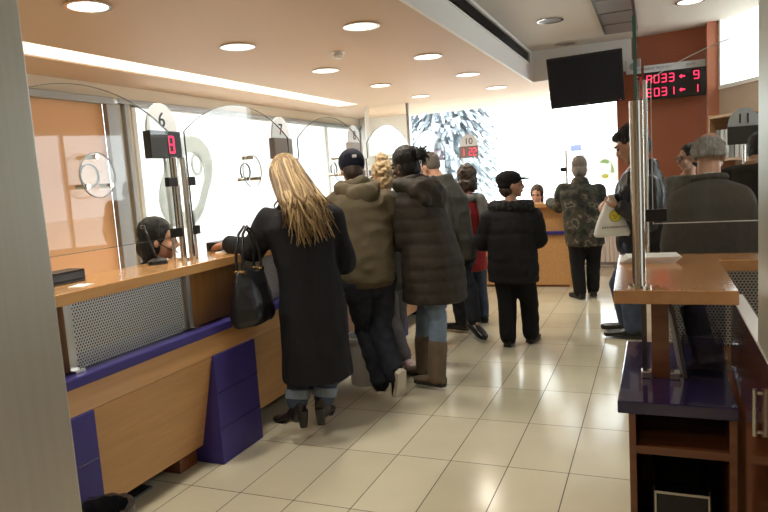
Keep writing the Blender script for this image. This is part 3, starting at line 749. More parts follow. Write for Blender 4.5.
M['binder_w'] = mat('white_binder', (.75, .77, .78), .5); M['binder_g'] = mat('grey_binder', (.25, .27, .28), .5)
for k in range(9):
    o = MB().bb(-.032, .032, -.11, .11, 0, .30).build('binder', M['binder_w'] if k % 3 else M['binder_g'], bevel=.004)
    o.location = q_at(.82-.36+k*.085, 1.0+.462, .17); o.rotation_euler = (0, 0, math.atan2(qu.y, qu.x))
    tag(o, 'ring binder standing on the wooden shelf below the high window', 'binder', 'binders on the shelf')

# radiator below the shop window
t = thing('radiator', 'white panel radiator under the shop window behind the camouflage jacket', 'radiator', (-.85, 9.70, .06))
for i in range(14): MB().bb(-.42+i*.06, -.42+i*.06+.05, 0, .08, .04, .55).build('fin', M['white_plastic'], t, bevel=.008)
MB().bb(-.43, .43, .02, .06, 0, .04).build('base_rail', M['grey_plastic'], t)
for x in (-.3, .3): MB().bb(x-.02, x+.02, .02, .06, -.06, 0).build('foot', M['grey_plastic'], t)

# poster in the window
t = thing('window_poster', 'white poster with a green leaf swirl hanging in the shop window', 'poster', wpt(LW-.33, 1.55, .03), math.atan2(ud.y, ud.x))
M['poster_w'] = glass('poster_sheet', (.9, .9, .9), .02, .9, (.9, .92, .88)); M['poster_g'] = glass('poster_green', (.7, .95, .7), .02, .8, (.72, .88, .62)); M['poster_y'] = glass('poster_yellow', (.95, .95, .6), .02, .8, (.88, .90, .42))
MB().bb(-.27, .27, -.002, .002, -.32, .32).build('sheet', M['poster_w'], t)
pts = [(.05+.13*math.cos(a*.10+.1), .22*math.sin(a*.10+.1)-.22) for a in range(22)]; pin = [(p[0]*.72-.01+.006*i, p[1]*.8-.035) for i, p in enumerate(pts)]
mb = MB()
for i in range(21): mb.prism([pts[i], pts[i+1], pin[i+1], pin[i]], (0, -.003, 0), X_, Z_, (0, -.001, 0))
mb.build('leaf_print', M['poster_g'], t)
MB().prism([(.05+.05*math.cos(a*.6), -.24+.035*math.sin(a*.6)) for a in range(10)], (0, -.003, 0), X_, Z_, (0, -.001, 0)).build('yellow_print', M['poster_y'], t)

# ------------------------------------------------------------------ outside
M['pave'] = mat('pale_pavement', (.6, .6, .6), .8); M['bark'] = mat('bark', (.16, .13, .1), .9)
M['needle'] = mat('blue_green_conifer', (.36, .40, .43), .8, var=.15, vscale=3)
M['car'] = mat('blue_canvas', (.10, .12, .20), .7)
struct(MB().bb(-40, 40, 11.9, 60, -.35, -.25).build('ground', M['pave']))
def conifer(x, y, h, r, label):
    t = thing('conifer_tree', label, 'tree', (x, y, -.25), 0, 'conifers outside the shop window')
    MB().cyl((0, 0, 0), (0, 0, h*.9), .16, .03).build('trunk', M['bark'], t)
    rnd = random.Random(int(x*10)); mb = MB()
    for i in range(9000):
        f = rnd.random()**.8; z = h*(.10+.90*f); rr = r*(1-f)**.8*(.25+.75*rnd.random())+.08; a = rnd.random()*2*PI
        p = V((rr*math.cos(a), rr*math.sin(a), z)); q = p+V((math.cos(a)*.25, math.sin(a)*.25, -.15-.15*rnd.random())); s = V((-math.sin(a), math.cos(a), .5*rnd.uniform(-1, 1)))*.075
        mb.add([p-s, p+s, q+s*.4, q-s*.4], [(0, 1, 2, 3)])
    mb.build('foliage', M['needle'], t)
ct_ = at(448, 150, Y=20.5)
conifer(ct_.x, 20.5, 9.5, 1.75, 'tall blue-grey conifer seen through the middle of the shop window')
ct_ = at(374, 150, Y=27)
conifer(ct_.x, 27, 10, 1.1, 'narrow conifer seen at the corner of the shop window')
ct_ = at(418, 150, Y=31)
conifer(ct_.x, 31, 12, 1.2, 'bigger conifer behind the middle one outside the shop window')
a0, a1 = at(577, 151, Y=17.), at(617, 139, Y=17.)
t = thing('market_awning', 'blue canvas awning in the street outside the shop window', 'awning', ((a0.x+a1.x)/2, 17.0, -.25))
wv = (a1.x-a0.x)/2+.15; zl = a0.z+.25; zh2 = a1.z+.25
mb = MB(); mb.prism([(0, zl), (0, zl+.14), (.9, zh2+.05), (.9, zh2-.05)], (-wv, 0, 0), Y_, Z_, (2*wv, 0, 0)); mb.build('canvas', M['car'], t)
for x in (-wv+.05, wv-.05):
    for y in (.05, .85): MB().cyl((x, y, 0), (x, y, zl if y < .5 else zh2-.06), .03).build('leg', M['frame_white'], t)

# ------------------------------------------------------------------ people
def vnoise(P, freq, seed=0):
    """smooth value noise of an (n,3) array, about -1..1"""
    q = P*freq + np.array([seed*17.3, seed*5.1, seed*9.7]) + 1000
    i = np.floor(q).astype(np.int64); f = q-i; f = f*f*(3-2*f)
    def h(x, y, z):
        v = (x*374761393 + y*668265263 + z*2147483647 + seed*9176) & 0x7fffffff
        v = ((v ^ (v >> 13))*1274126177) & 0x7fffffff
        return ((v ^ (v >> 16)) & 0xffff)/32768.-1
    r = 0
    for dx in (0, 1):
        for dy in (0, 1):
            for dz in (0, 1):
                wgt = (f[:, 0] if dx else 1-f[:, 0])*(f[:, 1] if dy else 1-f[:, 1])*(f[:, 2] if dz else 1-f[:, 2])
                r = r+wgt*h(i[:, 0]+dx, i[:, 1]+dy, i[:, 2]+dz)
    return r

def vox(mb, name, size=.01, smooth=4, disp=None):
    me = mb.mesh('tmp'); ob = bpy.data.objects.new('tmp', me); COL.objects.link(ob)
    r = ob.modifiers.new('r', 'REMESH'); r.mode = 'VOXEL'; r.voxel_size = size; r.use_smooth_shade = True
    if smooth:
        s = ob.modifiers.new('s', 'SMOOTH'); s.factor = .5; s.iterations = smooth
    dg = bpy.context.evaluated_depsgraph_get(); me2 = bpy.data.meshes.new_from_object(ob.evaluated_get(dg))
    bpy.data.objects.remove(ob); bpy.data.meshes.remove(me)
    me2.name = name; me2.shade_smooth()
    if disp is not None:
        n = len(me2.vertices); co = np.empty(n*3); me2.vertices.foreach_get('co', co); co = co.reshape(-1, 3)
        nr = np.array([v.normal[:] for v in me2.vertices])
        co = co + nr*disp(co, nr)[:, None]
        me2.vertices.foreach_set('co', co.ravel()); me2.update()
    return me2

def folds(amp=.006, fz=7, fxy=9, seed=1):
    def d(P, n):
        Q = P.copy(); a = vnoise(Q*np.array([fxy, fxy, fz]), 1., seed); b = vnoise(Q*np.array([fxy*2.2, fxy*2.2, fz*1.6]), 1., seed+3)
        r = 1-np.abs(a)*2
        return amp*(.8*r+.5*b)
    return d
def quilt(amp=.01, pitch=.085, seed=2):
    def d(P, n):
        wob = vnoise(P, 6., seed)*.25
        return amp*(np.abs(np.sin(PI*P[:, 2]/pitch+wob))**.6-.6) + folds(.004, 12, 12, seed)(P, n)
    return d

M['skin'] = mat('light_skin', (.56, .31, .215), .5, var=.06, vscale=10)
M['skin_dark'] = mat('dark_skin', (.085, .040, .024), .45, var=.06, vscale=10)
M['eye'] = mat('dark_eye', (.02, .015, .012), .2); M['brow'] = mat('dark_brow', (.03, .02, .015), .7)
M['lip'] = mat('lips', (.42, .15, .12), .45)
def cloth(name, c, var=.12, rough=.85, sheen=.0, vs=30, bump=.25, bs=250): return mat(name, c, rough, var=var, vscale=vs, bump=bump, bscale=bs, sheen=sheen, spec=.25)
M['black_wool'] = cloth('black_wool', (.012, .012, .014))
M['black_trousers'] = cloth('black_trousers', (.008, .008, .009))
M['denim_dark'] = cloth('dark_denim', (.022, .026, .038), .35, vs=14)
M['denim'] = cloth('blue_denim', (.055, .075, .12), .3, vs=10)
M['denim_light'] = cloth('light_blue_denim', (.17, .23, .32), .25, vs=10)
M['denim_cuff'] = cloth('turned_up_denim', (.20, .25, .31), .2, vs=14)
M['denim_grey'] = cloth('grey_denim', (.13, .13, .15), .2, vs=10)
M['olive'] = cloth('olive_canvas', (.125, .102, .064), .12, vs=9)
M['olive_dark'] = cloth('olive_hem_rib', (.08, .06, .035), .1)
M['puffer_brown'] = mat('dark_brown_quilted_nylon', (.034, .027, .020), .72, var=.2, spec=.3, vscale=12, bump=.2, bscale=60)
M['puffer_black'] = mat('black_quilted_nylon', (.009, .009, .010), .75, var=.1, spec=.3, vscale=12, bump=.2, bscale=60)
M['fur_black'] = mat('black_fur_trim', (.010, .010, .011), .9, bump=.9, bscale=120)
M['grey_cloth'] = cloth('grey_green_jacket', (.085, .085, .075), .12)
M['red_cloth'] = cloth('red_jacket', (.30, .025, .03), .12)
M['scarf_grey'] = cloth('grey_scarf', (.18, .18, .17), .3, vs=14)
M['suit'] = cloth('grey_suit_wool', (.070, .065, .058), .10, vs=60)
M['navy'] = cloth('navy_cap', (.012, .014, .030), .1)
M['dark_leather'] = mat('black_leather_jacket', (.012, .013, .017), .38, var=.2, vscale=14, bump=.25, bscale=40)
M['shoe_black'] = mat('black_shoe_leather', (.010, .009, .009), .35)
M['boot_brown'] = mat('brown_suede_boot', (.115, .080, .052), .75, var=.18, vscale=12)
M['boot_black'] = mat('black_leather_boot', (.018, .013, .013), .32)
M['sole_white'] = mat('off_white_rubber_sole', (.62, .57, .48), .6)
M['sneaker_pink'] = mat('pink_white_sneaker', (.30, .10, .13), .6, color2=(.45, .42, .42), vscale=30)
M['shirt_dark'] = cloth('dark_green_top', (.015, .022, .016))
M['shirt_white'] = cloth('white_shirt', (.6, .6, .58))
def hairmat(name, c1, c2, st=(60, 60, 4)):
    return mat(name, c1, .55, color2=c2, vscale=1.6, stretch=st, bump=.5, bscale=2.5, spec=.35)
M['hair_blonde'] = hairmat('blonde_hair', (.10, .058, .024), (.46, .31, .155))
def strand_mat():
    m = mat('blonde_hair_strands', (.3, .2, .1), .5, spec=.4); nt = m.node_tree
    a = nt.nodes.new('ShaderNodeAttribute'); a.attribute_name = 'strand_tone'; cr = nt.nodes.new('ShaderNodeValToRGB')
    cr.color_ramp.elements[0].color = (.085, .050, .022, 1); cr.color_ramp.elements[1].color = (.58, .42, .22, 1)
    e = cr.color_ramp.elements.new(.45); e.color = (.24, .15, .068, 1)
    nt.links.new(a.outputs['Fac'], cr.inputs[0]); nt.links.new(cr.outputs[0], nt.nodes['Principled BSDF'].inputs['Base Color'])
    return m
M['hair_blonde'] = strand_mat()
M['hair_fair'] = hairmat('fair_hair', (.26, .17, .08), (.52, .40, .24), (40, 40, 20))
M['hair_black'] = hairmat('black_hair', (.006, .005, .005), (.016, .013, .011))
M['hair_brown'] = hairmat('brown_hair', (.03, .02, .014), (.075, .05, .035), (30, 30, 10))
M['hair_grey'] = hairmat('grey_hair', (.16, .15, .14), (.40, .39, .38))
M['hair_stubble'] = hairmat('cropped_grey_hair', (.14, .12, .10), (.22, .19, .165))
def camo_mat():
    m = mat('camouflage_cloth', (.03, .03, .02), .85, var=.1)
    nt = m.node_tree; cr = [n for n in nt.nodes if n.type == 'VALTORGB'][0]; nz = [n for n in nt.nodes if n.type == 'TEX_NOISE'][0]
    nz.inputs['Scale'].default_value = 11; nz.inputs['Detail'].default_value = 2.5
    cr.color_ramp.interpolation = 'CONSTANT'; e = cr.color_ramp.elements
    e[0].position = 0; e[0].color = (.010, .011, .008, 1); e[1].position = .44; e[1].color = (.032, .036, .020, 1)
    a = e.new(.52); a.color = (.055, .040, .027, 1); b = e.new(.60); b.color = (.15, .13, .10, 1); c = e.new(.66); c.color = (.03, .035, .02, 1)
    return m
M['camo'] = camo_mat()

def Rz(a): return Matrix.Rotation(a, 3, 'Z')
def nrm(v): return V(v).normalized()

class Fig:
    """A figure posed by world-space joints; all meshes are made in the frame of a root at its feet."""
    def __init__(s, name, label, root, face, J, h=1.7, skin='skin', group=None, twist=0., sleeve=.06):
        s.t = thing(name, label, 'person', (root[0], root[1], 0), face, group)
        s.inv = Rz(-face); s.root = V((root[0], root[1], 0)); s.h = h; k = h/1.72; s.k = k; s.skin = M[skin]
        L = lambda p: s.inv @ (V(p)-s.root)
        s.J = {n: L(p) for n, p in J.items()}
        j = s.J
        pel, neck, head = j['pelvis'], j['neck'], j['head']
        ax = (neck-pel).normalized()
        rv = Rz(twist) @ X_; rv = (rv-ax*rv.dot(ax)).normalized()
        if 'shroll' in J: pass
        s.rv, s.ax = rv, ax; s.fw = ax.cross(rv)*1.  # forward of the chest
        if s.fw.y < 0: s.fw = -s.fw
        s.sh = {}
        for sd in (-1, 1):
            s.sh[sd] = j.get('shL' if sd < 0 else 'shR', neck - ax*.055*k + rv*sd*.165*k) - ax*.042*k
        s.hip = {sd: pel + X_*sd*.088*k - Z_*.02*k for sd in (-1, 1)}
        for sd, n in ((-1, 'L'), (1, 'R')):
            if 'an'+n not in j: j['an'+n] = V((sd*.09*k, 0, .085*k))
            if 'kn'+n not in j:
                m = (s.hip[sd]+j['an'+n])/2; j['kn'+n] = m + V((sd*.01, .04*k, .01))
            if 'el'+n not in j: j['el'+n] = s.sh[sd] + V((sd*.07*k, -.02*k, -.27*k))
            if 'wr'+n not in j: j['wr'+n] = j['el'+n] + V((0, .10*k, -.23*k))
    def W(s, p): return s.t.matrix_world @ p
    def spine(s, u):
        j = s.J
        if u >= 0:
            p = j['pelvis'].lerp(j['neck'], u) - s.fw*.0
            p = p - s.fw*(.025*s.k*math.sin(PI*min(1, u)))*(-1 if False else 1)*0.4
            rx = X_.lerp(s.rv, min(1, u*1.3)).normalized(); ax = Z_.lerp(s.ax, min(1, u*2)).normalized()
        else:
            p = j['pelvis'] + Z_*u; rx = X_; ax = Z_
        ry = ax.cross(rx).normalized()
        if ry.y < 0: ry = -ry
        return p, rx, ry
    def torso(s, mb, rings, n=20):
        """rings (u, half width, half depth, forward offset); u<0 metres below the pelvis"""
        R = []
        for r in rings:
            u, a, b = r[:3]; off = r[3] if len(r) > 3 else 0
            p, rx, ry = s.spine(u); R.append((p+ry*off*s.k+(rx*r[4]*s.k if len(r) > 4 else V()), rx*a*s.k, ry*b*s.k))
        mb.loft(R, n)
    def headframe(s, hy=0., hp=0., hr=0.):
        s.hR = (Rz(hy) @ Matrix.Rotation(-hp, 3, 'X') @ Matrix.Rotation(hr, 3, 'Y')); s.hs = s.k*1.0
    def hp(s, p): return s.J['head'] + s.hR @ (V(p)*s.hs)
    def body(s, hands=('L', 'R'), curl=(.6, .6), hdir={}, hnorm={}, torso_k=1., vs=.0075, face=True, hand_k=1.):
        k = s.k; j = s.J; mb = MB(); R = s.hR; hs = s.hs
        S = lambda c, r: mb.sph(s.hp(c), tuple(a*hs for a in r), R)
        S((0, -.018, .032), (.074, .094, .086)); S((0, .028, -.035), (.056, .060, .078)); S((0, .062, -.092), (.026, .022, .02))
        S((0, .074, .03), (.05, .02, .013)); S((0, -.01, -.03), (.062, .07, .06))
        for sd in (-1, 1):
            S((sd*.074, -.008, -.012), (.010, .02, .032)); S((sd*.038, .065, -.028), (.022, .022, .022))
        mb.cap(s.hp((0, .090, .012)), s.hp((0, .106, -.024)), .008*hs, .012*hs); S((0, .096, -.03), (.017, .012, .009))
        S((0, .085, -.058), (.024, .012, .013))
        # neck and trunk
        nb = j['neck']
        mb.cap(nb - s.ax*.05*k, s.hp((0, -.02, -.06)), .058*k, .052*k)
        tk = torso_k
        s.torso(mb, [(-.10, .12*tk, .085*tk), (0, .155*tk, .10*tk), (.2, .14*tk, .092*tk), (.42, .132*tk, .09*tk), (.65, .155*tk, .10*tk), (.83, .13*tk, .085*tk), (.94, .085*tk, .06*tk), (1.0, .052, .05)])
        for sd, n in ((-1, 'L'), (1, 'R')):
            mb.chain([s.sh[sd], j['el'+n], j['wr'+n]], [.046*k, .036*k, .025*k])
            mb.cap(s.sh[sd], nb - s.ax*.10*k, .042*k, .05*k)
            mb.chain([s.hip[sd], j['kn'+n], j['an'+n]], [.078*k, .05*k, .034*k])
            f = s.footdir(n); mb.cap(j['an'+n], j['an'+n]+f*.05*k-Z_*.02*k, .026*k, .018*k)
            if n in hands: s.hand(mb, n, sd, curl[0 if n == 'L' else 1], hdir.get(n), hnorm.get(n), hand_k)
        me = vox(mb, 'body', vs, 3); me.materials.append(s.skin); b = link('body', me, s.t)
        if face:
            for sd in (-1, 1):
                MB().sph(s.hp((sd*.031, .083, .008)), tuple(a*hs for a in (.0125, .008, .007)), R).build('eye', M['eye'], s.t, smooth=True)
                MB().tube([s.hp((sd*.015, .094, .026)), s.hp((sd*.032, .093, .032)), s.hp((sd*.050, .080, .027))], [.004*hs, .005*hs, .003*hs]).build('eyebrow', M['brow'], s.t, smooth=True)
            MB().sph(s.hp((0, .094, -.059)), tuple(a*hs for a in (.022, .007, .007)), R).build('lips', M['lip'], s.t, smooth=True)
        return b
    def footdir(s, n):
        f = s.J.get('toe'+n)
        return (f-s.J['an'+n]).normalized() if f is not None else nrm((.12 if n == 'R' else -.12, 1, 0))
    def hand(s, mb, n, sd, curl, d, nm, kk=1.):
        j = s.J; k = s.k*kk; w = j['wr'+n]
        d = nrm(d) if d is not None else (w-j['el'+n]).normalized()
        nm = nrm(nm) if nm is not None else V((-sd, 0, 0))   # palm normal
        nm = (nm-d*nm.dot(d)).normalized(); side = d.cross(nm)*(1 if sd > 0 else -1)   # towards the thumb
        p0 = w + d*.02*k
        mb.loft([(w, side*.024*k, nm*.02*k), (w+d*.03*k, side*.034*k, nm*.018*k), (w+d*.065*k, side*.042*k, nm*.016*k), (w+d*.09*k, side*.041*k, nm*.013*k)], 12)
        for i, (off, ln) in enumerate(((.031, .068), (.0105, .077), (-.0105, .072), (-.031, .056))):
            b = w + d*.086*k + side*off*k; a = curl*.7
            d1 = (d*math.cos(a)+nm*math.sin(a)); d2 = (d*math.cos(a*2.1)+nm*math.sin(a*2.1)); d3 = (d*math.cos(a*2.9)+nm*math.sin(a*2.9))
            q1 = b+d1*ln*.48*k; q2 = q1+d2*ln*.32*k; q3 = q2+d3*ln*.22*k
            mb.chain([b, q1, q2, q3], [.0098*k, .0092*k, .0085*k, .0075*k], 8)
        b = w + d*.03*k + side*.03*k; t1 = b+(d*.55+side*.7+nm*.35).normalized()*.042*k; t2 = t1+(d*.9+side*.2+nm*.5).normalized()*.034*k
        mb.chain([b, t1, t2], [.0135*k, .011*k, .009*k], 8)
    def garment(s, name, m, rings, sleeves=None, size=.011, smooth=9, disp=None, extra=None, collar=None):
        sl = lambda u: 1-.42*max(0, min(1, (u-.84)/.16)) if sleeves else 1
        mb = MB(); s.torso(mb, [(r[0], r[1]*sl(r[0]))+tuple(r[2:]) for r in rings])
        if collar:
            cr_, th_c, up_, back = collar
            for a in range(-10, 11):
                q = a/10*2.5
                c = s.J['neck'] + s.rv*math.sin(q)*cr_*s.k - s.fw*(math.cos(q)*cr_+back)*s.k + s.ax*up_*s.k*(.5+.5*math.cos(q*.7))
                mb.cap(c, c - s.ax*.05*s.k, th_c*s.k, th_c*1.3*s.k, 8)
        if sleeves:
            r0, r1, r2 = sleeves[:3]; cut = sleeves[3] if len(sleeves) > 3 else .96
            for sd, n in ((-1, 'L'), (1, 'R')):
                a, e, w = s.sh[sd], s.J['el'+n], s.J['wr'+n]
                mb.chain([a, e, e.lerp(w, cut)], [r0*s.k, r1*s.k, r2*s.k])
                mb.cap(a, s.J['neck']-s.ax*.095*s.k, r0*s.k, .072*s.k)
                q_, rx_, ry_ = s.spine(.70); mb.cap(a, q_+rx_*sd*.06*s.k, r0*s.k, .105*s.k); mb.cap(a.lerp(e, .35), q_+rx_*sd*.08*s.k, r0*.95*s.k, .09*s.k)
        if extra: extra(mb, s)
        me = vox(mb, name, size, smooth, disp); me.materials.append(m); return link(name, me, s.t)
    def trousers(s, m, r=(.105, .068, .062), hip=.155, name='trousers', cut=1., disp=None, size=.010, flare=None):
        j = s.J; mb = MB(); s.torso(mb, [(-.12, hip*.9, .10), (-.02, hip, .115), (.12, hip*.95, .11)])
        for sd, n in ((-1, 'L'), (1, 'R')):
            a = j['an'+n]; kn = j['kn'+n]; e = kn.lerp(a, cut)
            mb.chain([s.hip[sd], kn, e], [x*s.k for x in r])
        me = vox(mb, name, size, 4, disp or folds(.005, 9, 8, 5)); me.materials.append(m); return link(name, me, s.t)
    def shoe(s, n, m, ms, L=.27, wid=.046, name='shoe', heel=.0, shaft=.035, shaft_r=.046, tip=None, sole=.018, axes=None):
        """shoe built round the ankle, pointing along footdir; tip = pitch of the foot, toe down positive"""
        a = s.J['an'+n]; f = s.footdir(n); k = s.k
        f = V((f.x, f.y, 0)).normalized(); up = Z_
        if tip:
            sdv = f.cross(Z_); Rm_ = Matrix.Rotation(-tip, 3, sdv); f = Rm_ @ f; up = Rm_ @ Z_
        if axes:
            f = s.inv @ nrm(axes[0]); up = s.inv @ nrm(axes[1]); up = (up-f*up.dot(f)).normalized()
        r = f.cross(up)
        L *= k; wd = wid*k; g = a - up*(.085*k+heel*0)      # ground point under the ankle
        H = lambda x, z: g + f*x*L + up*(z)
        hl = heel
        mb = MB()
        prof = [(-.24, .75, .020, .055+hl), (-.20, .85, .022, .072+hl), (-.05, .9, .026, .085+hl), (.10, .9, .026, .078+hl*.7), (.28, 1., .022, .056+hl*.25), (.5, 1.04, .018, .042), (.68, .85, .014, .034), (.76, .5, .010, .026)]
        mb.loft([(H(x, sole*.6+ (top-.0)/2 + (hl*.35 if x < .1 else 0)), r*wd*w_, up*(max(.012, (top-(hl*.75 if x < .1 else hl*.2 if x < .3 else 0))/2))) for x, w_, _, top in prof], 14)
        if shaft:
            kd = (s.J['kn'+n]-a).normalized()
            if shaft > .2: mb.chain([a-up*.03, a+kd*shaft*.25, a+kd*shaft*.6, a+kd*shaft], [.056, .058, .072, shaft_r])
            else: mb.chain([a-up*.02, a+kd*shaft], [shaft_r*.86, shaft_r])
        me = vox(mb, name, .007, 3, folds(.004 if shaft > .2 else .002, 14, 10, 3)); me.materials.append(m); o = link(name, me, s.t)
        sb = MB()
        if hl:
            sb.loft([(H(-.20, .0), f*.022, r*.024), (H(-.20, hl*.9), f*.032, r*.030), (H(-.19, hl+.02), f*.036, r*.033)], 14)
            sb.loft([(H(.15, hl*.55), f*.01, r*wd*.8), (H(.3, .012), f*.01, r*wd), (H(.7, .008), f*.012, r*wd*.6)], 10)
        else:
            pts = [(-.27, 0), (-.22, .8), (-.05, .86), (.2, .95), (.5, 1.08), (.7, .8), (.79, 0), (.7, -.8), (.5, -1.0), (.2, -.8), (-.05, -.82), (-.22, -.8)]
            sb.prism([(p[0]*L, p[1]*wd) for p in pts], g, f, r, up*sole*1.2)
        sb.build('heel' if hl else 'sole', ms, o, smooth=False, bevel=.003 if not hl else 0)
        return o
    def hair_cap(s, m, name='hair', grow=.013, cut=0, extra=None, disp=None, low=-.02, size=.008):
        """hair over the crown and the back of the head, the face left free"""
        mb = MB(); R = s.hR; hs = s.hs
        S = lambda c, r: mb.sph(s.hp(c), tuple(a*hs for a in r), R)
        g = grow
        S((0, -.036, .046), (.074+g, .090+g, .084+g)); S((0, -.045, low), (.068+g, .07+g, .07+g))
        if extra: extra(mb, s, S)
        me = vox(mb, name, size, 2, disp or (lambda P, n: .004*vnoise(P*np.array([70, 70, 25]), 1., 4)))
        me.materials.append(m); return link(name, me, s.t)

def strands(s, mb, n, rnd, starts, ends, r0=.006, wav=.012, hs=1.):
    for i in range(n):
        a = starts(i, rnd); e = ends(i, a, rnd); pts = []
        ph = rnd.random()*6
        for q in range(9):
            t_ = q/8; p = a.lerp(e, t_)
            p = p + V((math.sin(ph+t_*7)*wav*t_, math.cos(ph*1.3+t_*6)*wav*t_, 0)); pts.append(p)
        mb.tube(pts, [r0*(1-.65*(q/8)) for q in range(9)], 5)

# ---- 1 blonde woman in the long black coat
def P(px, py, Y): return at(px, py, Y=Y)
def build_blonde():
    root = (-1.93, 3.24); fc = math.radians(38)
    J = dict(pelvis=P(311, 284, 3.30), neck=P(293, 204, 3.30), head=P(284, 176, 3.36),
             anL=V((-1.965, 3.20, .165)), anR=V((-1.845, 3.30, .165)), toeL=V((-2.10, 3.22, .165)), toeR=V((-1.87, 3.45, .165)),
             knL=P(300, 352, 3.30), knR=P(330, 352, 3.38),
             shL=P(268, 214, 3.24), shR=P(329, 210, 3.40), elL=P(254, 250, 3.18), wrL=V((-2.33, 3.20, 1.165)),
             elR=P(344, 262, 3.48), wrR=V((-2.10, 3.66, 1.12)))
    f = Fig('person', 'person with long loose blonde hair and long black coat leaning on the counter', root, fc, J, 1.68)
    f.headframe(math.radians(14), .25, .06); f.body(hdir={'L': (-.5, .75, -.05)}, hnorm={'L': (0, 0, -1), 'R': (0, 0, -1)}, curl=(.4, .5))
    f.garment('coat', M['black_wool'], [(-.56, .215, .17, -.01), (-.40, .205, .165, -.01), (-.2, .20, .16, -.01), (0, .195, .155), (.25, .178, .14), (.5, .19, .14), (.75, .205, .135), (.9, .18, .11), (.97, .11, .08)],
              (.080, .072, .055, .90), disp=folds(.010, 4, 9, 2), collar=(.070, .020, .01, 0))
    f.trousers(M['denim'], (.10, .072, .064), cut=.80)
    for n in 'LR':
        a, kn = f.J['an'+n], f.J['kn'+n]; c = a.lerp(kn, .30)
        mb = MB(); d = (kn-a).normalized(); u = d.orthogonal().normalized(); w_ = d.cross(u)
        mb.loft([(c-d*.028, u*.073, w_*.073), (c+d*.028, u*.073, w_*.073)], 18); mb.build('jeans_cuff', M['denim_cuff'], f.t, smooth=False, bevel=.008)
        f.shoe(n, M['boot_black'], M['shoe_black'], .235, .040, 'ankle_boot', heel=.08, shaft=.13, shaft_r=.05)
    # long hair
    mb = MB(); rnd = random.Random(3); hs = f.hs
    def st(i, r):
        a = PI + PI*(r.random()*1.02-.01) if i % 8 else PI*1.5+(r.random()-.5)*5.4
        z = .10*r.random()+.02; q = math.sqrt(max(0, 1-(z/.13)**2))
        return f.hp((.082*q*math.cos(a), -.02+.10*q*math.sin(a), .025+z*.8))
    hd = f.J['head']; tone = []
    for i in range(300):
        a = st(i, rnd); d = a-hd; sx = d.dot(f.rv)/.09 + rnd.uniform(-.22, .22); sx = max(-1.15, min(1.15, sx))
        L_ = .22+.19*rnd.random()**1.3 - .05*min(1, abs(sx)); bk = .085+.055*(1-abs(sx)*.7)
        mid = f.J['neck'] + Z_*.035 + f.rv*sx*.118 - f.fw*(bk+.03*rnd.random())
        ze = hd.z-L_; u = (ze-f.J['pelvis'].z)/(f.J['neck'].z-f.J['pelvis'].z); c = f.spine(u)[0]
        en = c - f.fw*(.150+.03*rnd.random()-.03*abs(sx)) + f.rv*(sx*.135+rnd.uniform(-.05, .05)+.02); en.z = ze
        out = a + (a-hd).normalized()*.02 - Z_*.03; pts = []; ph = rnd.random()*6; am = .004+.010*rnd.random()
        for q in range(13):
            t_ = q/12
            if t_ < .45:
                s_ = t_/.45; v = a.lerp(out, s_).lerp(out.lerp(mid, s_), s_)
            else:
                s_ = (t_-.45)/.55; v = mid.lerp(en, s_) - f.fw*.02*math.sin(PI*s_)
            pts.append(v + f.rv*math.sin(ph+t_*9)*am*t_*1.6 - f.fw*abs(math.cos(ph+t_*7))*am*t_)
        n0 = len(mb.v); mb.tube(pts, [.0085*(1-.8*(q/12)**2) for q in range(13)], 5)
        tone += [rnd.random()]*(len(mb.v)-n0)
    S = lambda c, r: mb.sph(f.hp(c), tuple(x*hs for x in r), f.hR)
    S((0, -.024, .038), (.084, .102, .094)); S((0, -.045, -.05), (.084, .06, .10))
    me = mb.mesh('hair'); me.shade_smooth(); me.materials.append(M['hair_blonde'])
    at_ = me.attributes.new('strand_tone', 'FLOAT', 'POINT'); at_.data.foreach_set('value', tone+[.25]*(len(me.vertices)-len(tone))); link('hair', me, f.t)
    # coat tail vent seam
    p0, rx, ry = f.spine(-.12); p1 = f.spine(-.55)[0]
    return f
fb = build_blonde()
# handbag on the forearm
hb = P(252, 299, 3.05)
t = thing('handbag', 'black leather handbag hanging from the arm of the blonde person', 'handbag', hb - Z_*.135, math.radians(88)); t.scale = (1.1, 1.1, 1.12)
mb = MB(); mb.loft([(V((0, 0, 0)), X_*.135, Y_*.062), (V((0, 0, .03)), X_*.155, Y_*.08), (V((0, 0, .14)), X_*.145, Y_*.07), (V((0, 0, .24)), X_*.115, Y_*.035), (V((0, 0, .27)), X_*.105, Y_*.018)], 22)
me = vox(mb, 'bag_body', .009, 3, folds(.007, 10, 12, 8)); me.materials.append(M['leather']); link('bag_body', me, t)
for y in (-.022, .022):
    MB().tube([(-.075, y, .25), (-.07, y*.9, .36), (-.045, y*.6, .45), (0, y*.4, .485), (.045, y*.6, .45), (.07, y*.9, .36), (.075, y, .25)], .0075).build('strap', M['leather'], t, smooth=True)
for x in (-.075, .075): MB().cyl((x, -.03, .265), (x, .03, .265), .012).build('buckle', mat('brass_fitting', (.6, .42, .18), .25, 1.), t)

